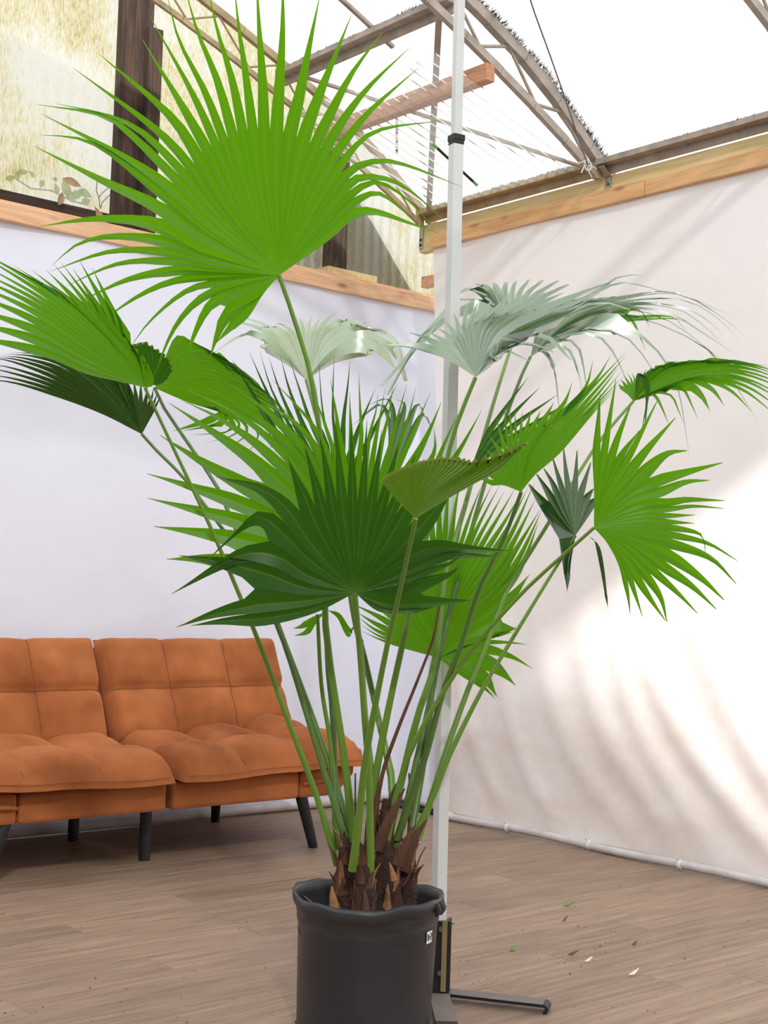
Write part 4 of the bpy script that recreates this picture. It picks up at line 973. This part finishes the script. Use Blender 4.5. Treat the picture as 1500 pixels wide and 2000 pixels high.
# big bright fan behind the dark one
frond((690, 1140), 3.25, [
    [(610, 1112), (500, 1105), (400, 1092), (325, 1092)], [(605, 1085), (490, 1058), (390, 1040), (300, 1028)], [(600, 1065), (480, 1022), (380, 995), (288, 973)], [(595, 1045), (470, 985), (370, 950), (287, 925)], [(595, 1020), (480, 950), (400, 905), (312, 850)],
    [(605, 1000), (505, 905), (420, 845), (330, 787)], [(610, 980), (525, 885), (435, 820), (353, 781)], [(615, 965), (535, 865), (450, 800), (367, 763)], [(622, 950), (552, 860), (475, 800), (403, 756)], [(632, 940), (572, 850), (512, 795), (449, 749)],
    [(640, 930), (600, 850), (550, 805), (500, 776)], [(650, 920), (618, 840), (578, 790), (531, 741)], [(660, 920), (638, 840), (620, 790), (600, 760)], [(672, 920), (662, 850), (655, 800), (645, 740)], [(688, 920), (686, 850), (684, 800), (683, 765)], [(700, 920), (706, 850), (703, 790), (701, 728)],
    [(712, 925), (722, 850), (735, 800), (738, 768)], [(722, 930), (735, 850), (745, 800), (752, 758)], [(732, 935), (748, 855), (760, 805), (768, 750)], [(742, 940), (765, 862), (778, 810), (795, 749)], [(750, 945), (780, 868), (798, 812), (813, 755)], [(758, 952), (792, 878), (815, 825), (840, 768)],
    [(768, 962), (810, 892), (838, 840), (862, 785)], [(785, 985), (830, 920), (850, 880), (848, 838)], [(795, 992), (842, 925), (868, 865), (895, 808)], [(808, 1005), (860, 935), (900, 875), (941, 801)]],
    M['leaf'], gy=-.12, gx=.0, sub=1, fuse=.56, pleat=.4, wide=1.05)
# dark front fan, the crown's shade put into its leaf colour
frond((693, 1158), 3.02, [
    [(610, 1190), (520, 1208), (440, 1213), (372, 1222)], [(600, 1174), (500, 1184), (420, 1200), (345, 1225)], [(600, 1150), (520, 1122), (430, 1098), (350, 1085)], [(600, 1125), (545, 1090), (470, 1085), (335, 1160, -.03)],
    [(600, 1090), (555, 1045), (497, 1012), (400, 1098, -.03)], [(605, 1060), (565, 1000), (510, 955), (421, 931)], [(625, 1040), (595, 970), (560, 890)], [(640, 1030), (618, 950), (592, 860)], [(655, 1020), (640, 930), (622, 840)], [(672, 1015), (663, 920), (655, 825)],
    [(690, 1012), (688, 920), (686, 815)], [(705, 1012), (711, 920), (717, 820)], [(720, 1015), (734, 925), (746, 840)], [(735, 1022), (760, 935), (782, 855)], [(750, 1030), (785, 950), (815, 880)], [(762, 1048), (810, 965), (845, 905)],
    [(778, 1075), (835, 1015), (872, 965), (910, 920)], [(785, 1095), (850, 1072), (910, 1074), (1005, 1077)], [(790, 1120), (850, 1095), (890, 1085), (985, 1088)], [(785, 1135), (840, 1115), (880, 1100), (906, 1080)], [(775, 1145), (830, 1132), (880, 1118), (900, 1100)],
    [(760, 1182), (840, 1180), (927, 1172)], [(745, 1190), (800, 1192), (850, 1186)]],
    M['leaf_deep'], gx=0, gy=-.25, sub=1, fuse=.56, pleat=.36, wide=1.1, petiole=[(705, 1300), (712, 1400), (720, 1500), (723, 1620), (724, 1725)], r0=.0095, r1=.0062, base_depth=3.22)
# bright lower right fan behind the stalks
frond((858, 1285), 3.45, [
    [(890, 1310), (925, 1332), (968, 1360)], [(895, 1300), (935, 1318), (972, 1362)], [(905, 1262), (950, 1262), (1000, 1280), (1040, 1306)], [(895, 1270), (945, 1250), (1012, 1222)], [(900, 1255), (950, 1238), (1010, 1228)],
    [(905, 1220), (965, 1170), (1015, 1110), (1052, 1020)], [(905, 1200), (965, 1140), (1010, 1070), (1055, 995)], [(900, 1180), (955, 1110), (1000, 1040), (1044, 942)], [(897, 1165), (940, 1090), (985, 1020), (1020, 960)], [(892, 1150), (930, 1060), (960, 1005), (986, 958)], [(885, 1140), (915, 1050), (940, 990), (965, 940)],
    [(875, 1130), (895, 1040), (910, 980), (925, 930)], [(862, 1130), (870, 1040), (875, 970), (885, 910)], [(848, 1140), (845, 1050), (840, 980), (840, 930)], [(830, 1150), (815, 1080), (800, 1030), (785, 990)], [(815, 1180), (780, 1130), (755, 1090)], [(800, 1215), (755, 1170), (715, 1140)], [(795, 1240), (740, 1205), (690, 1180)], [(795, 1258), (735, 1232), (700, 1205)], [(800, 1268), (745, 1250), (705, 1232)]],
    M['leaf'], gy=.1, gx=.1, sub=2, fuse=.6, wide=1.1, pleat=.4, petiole=[(850, 1310), (835, 1390), (815, 1480), (790, 1590), (765, 1680)], pmat=M['petiole_dark'], r1=.0075)
# young and stray stalks
def stalk(pts, d, mat, r0, r1, name='petiole'):
    q = MB(); P = resample([at(u, v, d) for u, v in pts]); q.tube(list(P), list(np.linspace(r0, r1, ROWS + 1)), 8, squash=.8); return q.build(name, mat, palm)
stalk([(728, 1640), (745, 1520), (775, 1430), (815, 1330), (845, 1250), (858, 1185)], 3.3, M['petiole_brown'], .006, .0025, 'dry_stalk')
stalk([(695, 1720), (694, 1600), (694, 1510)], 3.38, M['petiole_brown'], .003, .002, 'dry_stalk')
stalk([(797, 1640), (800, 1560), (799, 1510)], 3.4, M['petiole_brown'], .003, .002, 'dry_stalk')
stalk([(655, 1660), (652, 1560), (645, 1450), (628, 1340), (620, 1200)], 3.36, M['petiole'], .0065, .0045)
stalk([(683, 1660), (680, 1560), (665, 1440), (650, 1320), (636, 1200)], 3.4, M['petiole_dark'], .007, .005)
stalk([(740, 1640), (722, 1480), (712, 1380), (705, 1250)], 3.32, M['petiole'], .0095, .006)
stalk([(770, 1560), (752, 1470), (742, 1420), (720, 1310), (700, 1230)], 3.42, M['petiole_dark'], .006, .004)
frond((634, 1196), 3.42, [[(615, 1215), (598, 1235), (574, 1242)], [(612, 1208), (592, 1222), (572, 1228)]], M['leaf'], fuse=.6, wide=.5)
frond((640, 1192), 3.42, [[(660, 1205), (676, 1235), (684, 1240), (688, 1225)], [(662, 1200), (680, 1228), (686, 1232), (692, 1220)]], M['leaf'], fuse=.8, wide=.4)
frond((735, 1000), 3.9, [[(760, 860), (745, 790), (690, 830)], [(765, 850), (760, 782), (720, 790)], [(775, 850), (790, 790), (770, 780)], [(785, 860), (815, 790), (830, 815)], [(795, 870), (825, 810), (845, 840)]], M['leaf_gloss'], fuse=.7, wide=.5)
frond((905, 960), 3.3, [[(940, 870), (985, 800), (1033, 735)], [(945, 875), (1000, 810), (1056, 755)], [(950, 885), (1005, 830), (1090, 770)], [(950, 895), (1010, 850), (1110, 785)]], M['leaf_deep'], fuse=.5, wide=.9, gx=.1)
#@@ DETAILS
# trunks wrapped in dry leaf sheaths
def trunk(u, v0, v1, d, r0, r1):
    p0, p1 = at(u[0], v0, d), at(u[1], v1, d); q = MB(); P = [p0 + (p1 - p0) * f for f in np.linspace(0, 1, 9)]
    R = [r0 + (r1 - r0) * f + .004 * math.sin(f * 17 + u[0]) for f in np.linspace(0, 1, 9)]
    q.tube(P, R, 12); q.build('trunk', M['fibre'], palm); return p0, p1, r0, r1
def shard(p, d, up, L, wd, lean, mat, name='leaf_sheath'):
    """curved, tapering strip of dry sheath that clasps the trunk"""
    side = np.cross(up, d); q = MB(); rows = []
    n = 6
    for j in range(n + 1):
        f = j / n; w_ = wd * (1 - f ** 1.6) * (1 - .15 * math.sin(f * 9 + L * 300)) + .0008
        c_ = p + up * L * f + d * (lean * f * f + .002)
        rows.append([c_ - side * w_ - d * w_ * .45, c_, c_ + side * w_ - d * w_ * .45])
    vs_ = [x for r_ in rows for x in r_]; th = d * .0022
    vs2 = [x - th for x in vs_]; fs = []
    for j in range(n):
        for i in range(2):
            a0 = j * 3 + i; fs.append((a0, a0 + 1, a0 + 4, a0 + 3))
    m_ = len(vs_); fs2 = [tuple(m_ + i for i in f[::-1]) for f in fs]
    edge = [3 * j for j in range(n + 1)] + [3 * j + 2 for j in range(n, -1, -1)]
    fs3 = [(edge[i], edge[i] + m_, edge[(i + 1) % len(edge)] + m_, edge[(i + 1) % len(edge)]) for i in range(len(edge))]
    q.add(vs_ + vs2, fs + fs2 + fs3); q.build(name, mat, palm)
TR = [trunk((672, 674), 1785, 1635, 3.30, .036, .009), trunk((712, 714), 1795, 1660, 3.22, .034, .009), trunk((755, 752), 1790, 1560, 3.31, .046, .008), trunk((788, 800), 1775, 1635, 3.34, .036, .009)]
up0 = np.array([0, 0, 1.0])
for (p0, p1, r0, r1) in TR:
    for k in range(26):
        f = rnd.uniform(0, .9); a_ = rnd.uniform(math.pi * 1.0, math.pi * 2.0) if rnd.random() < .75 else rnd.uniform(0, math.pi)
        d = np.array([math.cos(a_), math.sin(a_), 0]); r_ = r0 + (r1 - r0) * f
        shard(p0 + (p1 - p0) * f + d * (r_ - .002), d, up0, rnd.uniform(.025, .075), rnd.uniform(.004, .013), rnd.uniform(-.006, .026), M['sheath_pale'] if rnd.random() < .16 else M['sheath'])
def tri_shard(pts, d, w, mat):
    P = resample([at(u, v, d) for u, v in pts]); q = MB()
    q.tube(list(P), [w * (1 - .9 * (j / ROWS) ** 1.5) for j in range(ROWS + 1)], 6, squash=.4); q.build('leaf_sheath', mat, palm)
tri_shard([(735, 1660), (760, 1600), (785, 1550), (790, 1540)], 3.27, .016, M['sheath'])
tri_shard([(725, 1680), (722, 1600), (745, 1530)], 3.26, .012, M['sheath'])
tri_shard([(785, 1700), (808, 1640), (834, 1600)], 3.3, .016, M['sheath'])
tri_shard([(775, 1690), (795, 1640), (810, 1612)], 3.25, .014, M['sheath'])
tri_shard([(788, 1730), (805, 1700), (816, 1690)], 3.25, .006, M['sheath'])
tri_shard([(625, 1780), (608, 1762), (592, 1748)], 3.2, .006, M['sheath_pale'])
tri_shard([(655, 1780), (650, 1750), (648, 1730)], 3.19, .013, M['sheath_pale'])
tri_shard([(715, 1785), (714, 1760), (712, 1738)], 3.17, .010, M['sheath'])
tri_shard([(770, 1720), (764, 1695), (760, 1684)], 3.18, .008, M['sheath_pale'])
q = MB()
for k in range(260):
    a_ = rnd.uniform(0, 6.283); r_ = .14 * math.sqrt(rnd.random()); p = PC + np.array([r_ * math.cos(a_), r_ * math.sin(a_), .248 + rnd.uniform(.0, .02)])
    e = np.array([rnd.uniform(-1, 1), rnd.uniform(-1, 1), rnd.uniform(-.2, .5)]); e *= rnd.uniform(.006, .022) / np.linalg.norm(e); s_ = np.cross(e, up0) * .25
    q.add([p - e, p + s_, p + e, p - s_ + np.array([0, 0, .003])], [(0, 1, 2, 3)])
q.build('leaf_litter', M['sheath'], palm)['kind'] = 'stuff'

# things by the roof
bk = empty('corner_bracket', W(-.03, 1.43, 2.76), 'small zinc bracket holding the near truss foot to the top of the right wall', 'bracket')
q = MB(); bp_ = W(-.031, 1.40, 2.745); q.box(bp_, NX * .034, -AX * .004, np.array([0, 0, .10])); q.build('plate', M['zinc'], bk, bevel=.001)
q = MB(); q.box(bp_ + np.array([0, 0, .1]) + AX * 0, NX * .034, -AX * .05 + np.array([0, 0, .035]), np.array([0, 0, .004])); q.build('arm', M['zinc'], bk, bevel=.001)
for dz in (.02, .07):
    q = MB(); c_ = bp_ + NX * .017 + np.array([0, 0, dz]); q.tube([c_ - AX * .004, c_ - AX * .010], .008, 6); q.build('screw', M['bolt'], bk)
bk = empty('corner_bracket', W(-.03, .22, 2.74), 'pierced steel strap on the end of the right wall beam', 'bracket')
q = MB(); bp_ = W(-.031, .212, 2.735); q.box(bp_, NX * .028, -AX * .003, np.array([0, 0, .12])); q.build('plate', M['zinc'], bk, bevel=.001)
for dz in (.02, .045):
    q = MB(); c_ = bp_ + NX * .012 + np.array([0, 0, dz]); q.tube([c_ - AX * .003, c_ - AX * .007], .006, 6); q.build('screw', M['dark'], bk)
q = MB(); wp = [W(.9, 2.05, zu(.9) + .02), W(.62, 1.75, 3.27), W(.32, 1.55, 3.06), W(.04, 1.41, 2.87)]
wp = [at(1020, -75, 4.9)] + [at(1036, 0, 5.0), at(1075, 110, 5.2), at(1108, 205, 5.45), at(1135, 285, 5.6), at(1148, 322, 5.69)]
q.tube(list(resample(wp)), .0032, 6)
tag(q.build('hanging_wire', M['wire']), 'thin twisted wire hanging from the roof down to the truss foot', 'wire')
q = MB(); c_ = at(1148, 323, 5.70)
for k in range(5):
    a_ = k * 1.2; q.tube([c_ + np.array([0, 0, .01 * math.sin(k)]), c_ + AX * .025 * math.cos(a_) + np.array([0, 0, .02 * math.sin(a_)]), c_ + AX * .06 * math.cos(a_ + .4) + np.array([0, 0, .035 * math.sin(a_ + .4) - .015])], .0028, 5)
q.tube([c_ + AX * .022 * math.cos(a) + np.array([0, 0, .022 * math.sin(a)]) for a in np.linspace(0, 6.28, 12)], .004, 5)
tag(q.build('rope_knot', M['tie']), 'pale knotted tie around the foot of the near roof truss', 'tie')
q = MB(); p0, p1 = W(.43, .82, zl(.43) - .172), W(.13, .82, zl(.13) - .172)
pa, pb = at(845, 281, 5.9), at(932, 362, 6.05)
st1 = empty('plant_stake', pa, 'black stake with green ends lying on the clear sheet', 'stake')
q.tube([pa + (pb - pa) * .1, pa + (pb - pa) * .9], .006, 8); q.build('rod', M['dark'], st1)
for f0, f1 in ((0, .1), (.9, 1)):
    q = MB(); q.tube([pa + (pb - pa) * f0, pa + (pb - pa) * f1], .0065, 8); q.build('end', M['green'], st1)
ht = empty('hanging_tag', at(775, 214, 6.05), 'narrow pale strip hanging from the timber board', 'tag')
q = MB(); p0, p1 = at(775, 214, 6.05), at(775, 300, 6.05); q.bar(p1, p0, .012, .002, (0, -1, 0)); q.build('strip', M['tie'], ht)
q = MB()
for k in range(6): q.bar(p1 + (p0 - p1) * (.05 + k * .1) - np.array([0, .0015, 0]), p1 + (p0 - p1) * (.09 + k * .1) - np.array([0, .0015, 0]), .007, .001, (0, -1, 0))
q.build('marks', M['dark'], ht)

# outside the end wall: an added blocker that darkens the last panel, and a vine pressed to it
q = MB(); bs = [(.62, 3.25), (.48, 3.22), (-.02, 2.62), (-.10, 2.45), (-.1, 0), (.62, 0)]
bs = []
for u, v in ((640, 360), (690, 378), (730, 440), (775, 520), (822, 600), (830, 640)):
    r = ray(u, v); k = np.dot(W(0, -.40, 0) - C, NX) / np.dot(r, NX); p = C + r * k - K0; bs.append((-(p @ AX), p[2]))
poly = bs + [(bs[-1][0], 0), (bs[0][0], 0)]
fr = [W(s, -.40, z) for s, z in poly]; bkk = [W(s - .1, -2.2, z) for s, z in poly]; n = len(poly)
q.add(fr + bkk, [tuple(range(n)), tuple(range(2 * n - 1, n - 1, -1))] + [(i, i + n, (i + 1) % n + n, (i + 1) % n) for i in range(n)])
tag(q.build('shed', M['bank']), 'olive brown sloping shed end seen blurred through the last stained panel', 'shed')
vine = empty('vine', at(140, 380, 6.3), 'pale green vine growing up behind the stained panel at far left', 'vine')
def oval(c_, L, w_, ang, mat, name, parent, curl=.2, dep=AX):
    ca, sa = math.cos(ang), math.sin(ang); q = MB(); vs_ = []
    for j in range(7):
        f = j / 6; ww = w_ * math.sin(math.pi * min(f ** .8, 1)) + .0005
        for sgn in (-1, 0, 1):
            x = (f - .5) * L; y = sgn * ww
            vs_.append(c_ + AX * (x * ca - y * sa) + np.array([0, 0, x * sa + y * ca]) + NX * (curl * abs(y) + .3 * curl * x))
    q.add(vs_, [(j * 3 + i, j * 3 + i + 1, j * 3 + i + 4, j * 3 + i + 3) for j in range(6) for i in range(2)], True)
    return q.build(name, mat, parent)
def back(u, v, t):
    r = ray(u, v); k = np.dot(W(0, t, 0) - C, NX) / np.dot(r, NX); return C + r * k
for u, v, L, w_, a_ in ((20, 348, .05, .014, .4), (34, 342, .05, .014, 1.2), (45, 336, .05, .013, .2), (62, 340, .04, .012, 2.5), (82, 358, .045, .012, 1.2), (110, 368, .05, .014, 2.0), (128, 366, .09, .024, 1.9), (136, 382, .08, .022, 2.4), (150, 380, .06, .02, .4), (166, 378, .07, .02, -.3), (168, 394, .05, .018, .5), (108, 350, .03, .01, .3)):
    oval(back(u, v, -.44), L, w_, a_, M['vine'], 'leaf', vine)
q = MB(); q.tube([back(25, 345, -.45), back(60, 368, -.45), back(100, 372, -.45), back(140, 392, -.45), back(170, 400, -.45)], .004, 5); q.build('stem', M['petiole_dark'], vine)
q = MB()
for pts in (((196, 408), (193, 385), (188, 372)), ((193, 385), (205, 372), (218, 362)), ((188, 372), (190, 352)), ((196, 408), (200, 395), (215, 380))):
    q.tube([back(u, v, -.25) for u, v in pts], .0022, 5)
tag(q.build('dead_twig', M['wire']), 'bare thin twig standing on the dark sill beside the post', 'twig')
for u, v, L, w_, a_, lab in ((140, 357, .09, .018, -.25, 'curled dry leaf above the sill, topmost of the dead leaves'), (118, 388, .06, .016, 1.4, 'small grey dead leaf hanging over the dark sill at far left'), (196, 430, .13, .02, 2.2, 'brown withered leaf lying over the pine beam beside the dark post')):
    o = oval(back(u, v, -.08 if v > 420 else -.24), L, w_, a_, M['dry_leaf'], 'dry_leaf', None, .6); tag(o, lab, 'dead leaf')

# litter on the floor
def scrap(u, v, L, w_, ang, mat, lab, name='leaf_scrap', cat='scrap'):
    d = (C[2]) ; r = ray(u, v); p = C + r * ((.004 - C[2]) / r[2]); q = MB(); ca, sa = math.cos(ang), math.sin(ang)
    x, y = np.array([ca, sa, 0]), np.array([-sa, ca, 0])
    vs_ = [p - x * L / 2, p - x * L * .2 + y * w_, p + x * L / 2 + np.array([0, 0, .012]), p - x * L * .1 - y * w_, p + np.array([0, 0, .007])]
    lo_ = [a - np.array([0, 0, .0035 ]) for a in vs_]
    q.add(vs_, [(0, 4, 1), (1, 4, 2), (2, 4, 3), (3, 4, 0)], False); q.add([a - np.array([0, 0, .002]) for a in vs_], [(1, 4, 0), (2, 4, 1), (3, 4, 2), (0, 4, 3)])
    tag(q.build(name, mat), lab, cat)
scrap(1238, 1901, .05, .006, .75, M['pale_scrap'], 'pale curled sliver on the floor at lower right')
scrap(1112, 1768, .05, .004, .3, M['green_scrap'], 'thin green leaf scrap on the floor in front of the right wall')
scrap(1104, 1796, .04, .003, .9, M['bark_scrap'], 'small brown husk just below the thin green scrap')
scrap(1002, 1854, .03, .007, 1.0, M['green_scrap'], 'tiny green leaf crumb on the floor right of the black foot')
scrap(878, 1808, .04, .003, -.4, M['bark_scrap'], 'reddish brown thread on the floor beside the black upright')
scrap(1120, 1863, .035, .004, .1, M['bark_scrap'], 'brown husk on the floor between green crumb and pale sliver')
scrap(1150, 1876, .03, .004, .5, M['pale_scrap'], 'small pale chip on the floor left of the curled sliver')
scrap(1240, 1843, .02, .006, .3, M['bark_scrap'], 'dark soil lump on the floor above the curled sliver')
q = MB()
for k in range(420):
    u, v = rnd.uniform(0, 1500), 1640 + 360 * math.sqrt(rnd.random())
    if k % 3 == 0: u, v = rnd.gauss(1120, 140), rnd.gauss(1840, 70)
    if k % 5 == 0: u, v = rnd.gauss(900, 60), rnd.gauss(1900, 50)
    r = ray(u, v); p = C + r * ((0 - C[2]) / r[2])
    if p[1] > 6 or (p - K0) @ NX < .12 or -((p - K0) @ AX) < .12 or np.linalg.norm(p - PC) < .24 or (abs(p[0] - .3) < .2 and abs(p[1] - 3.5) < .22): continue
    e = rnd.uniform(.0010, .0030) * (1.6 if rnd.random() < .08 else 1); a_ = rnd.uniform(0, 6.28)
    b3 = [p + e * np.array([math.cos(a_ + i * 2.09), math.sin(a_ + i * 2.09), 0]) for i in range(3)] + [p + np.array([0, 0, e])]
    q.add(b3, [(0, 1, 3), (1, 2, 3), (2, 0, 3)])
tag(q.build('soil_crumbs', M['bark_scrap']), 'brown soil crumbs scattered over the floor', 'crumbs', kind='stuff')
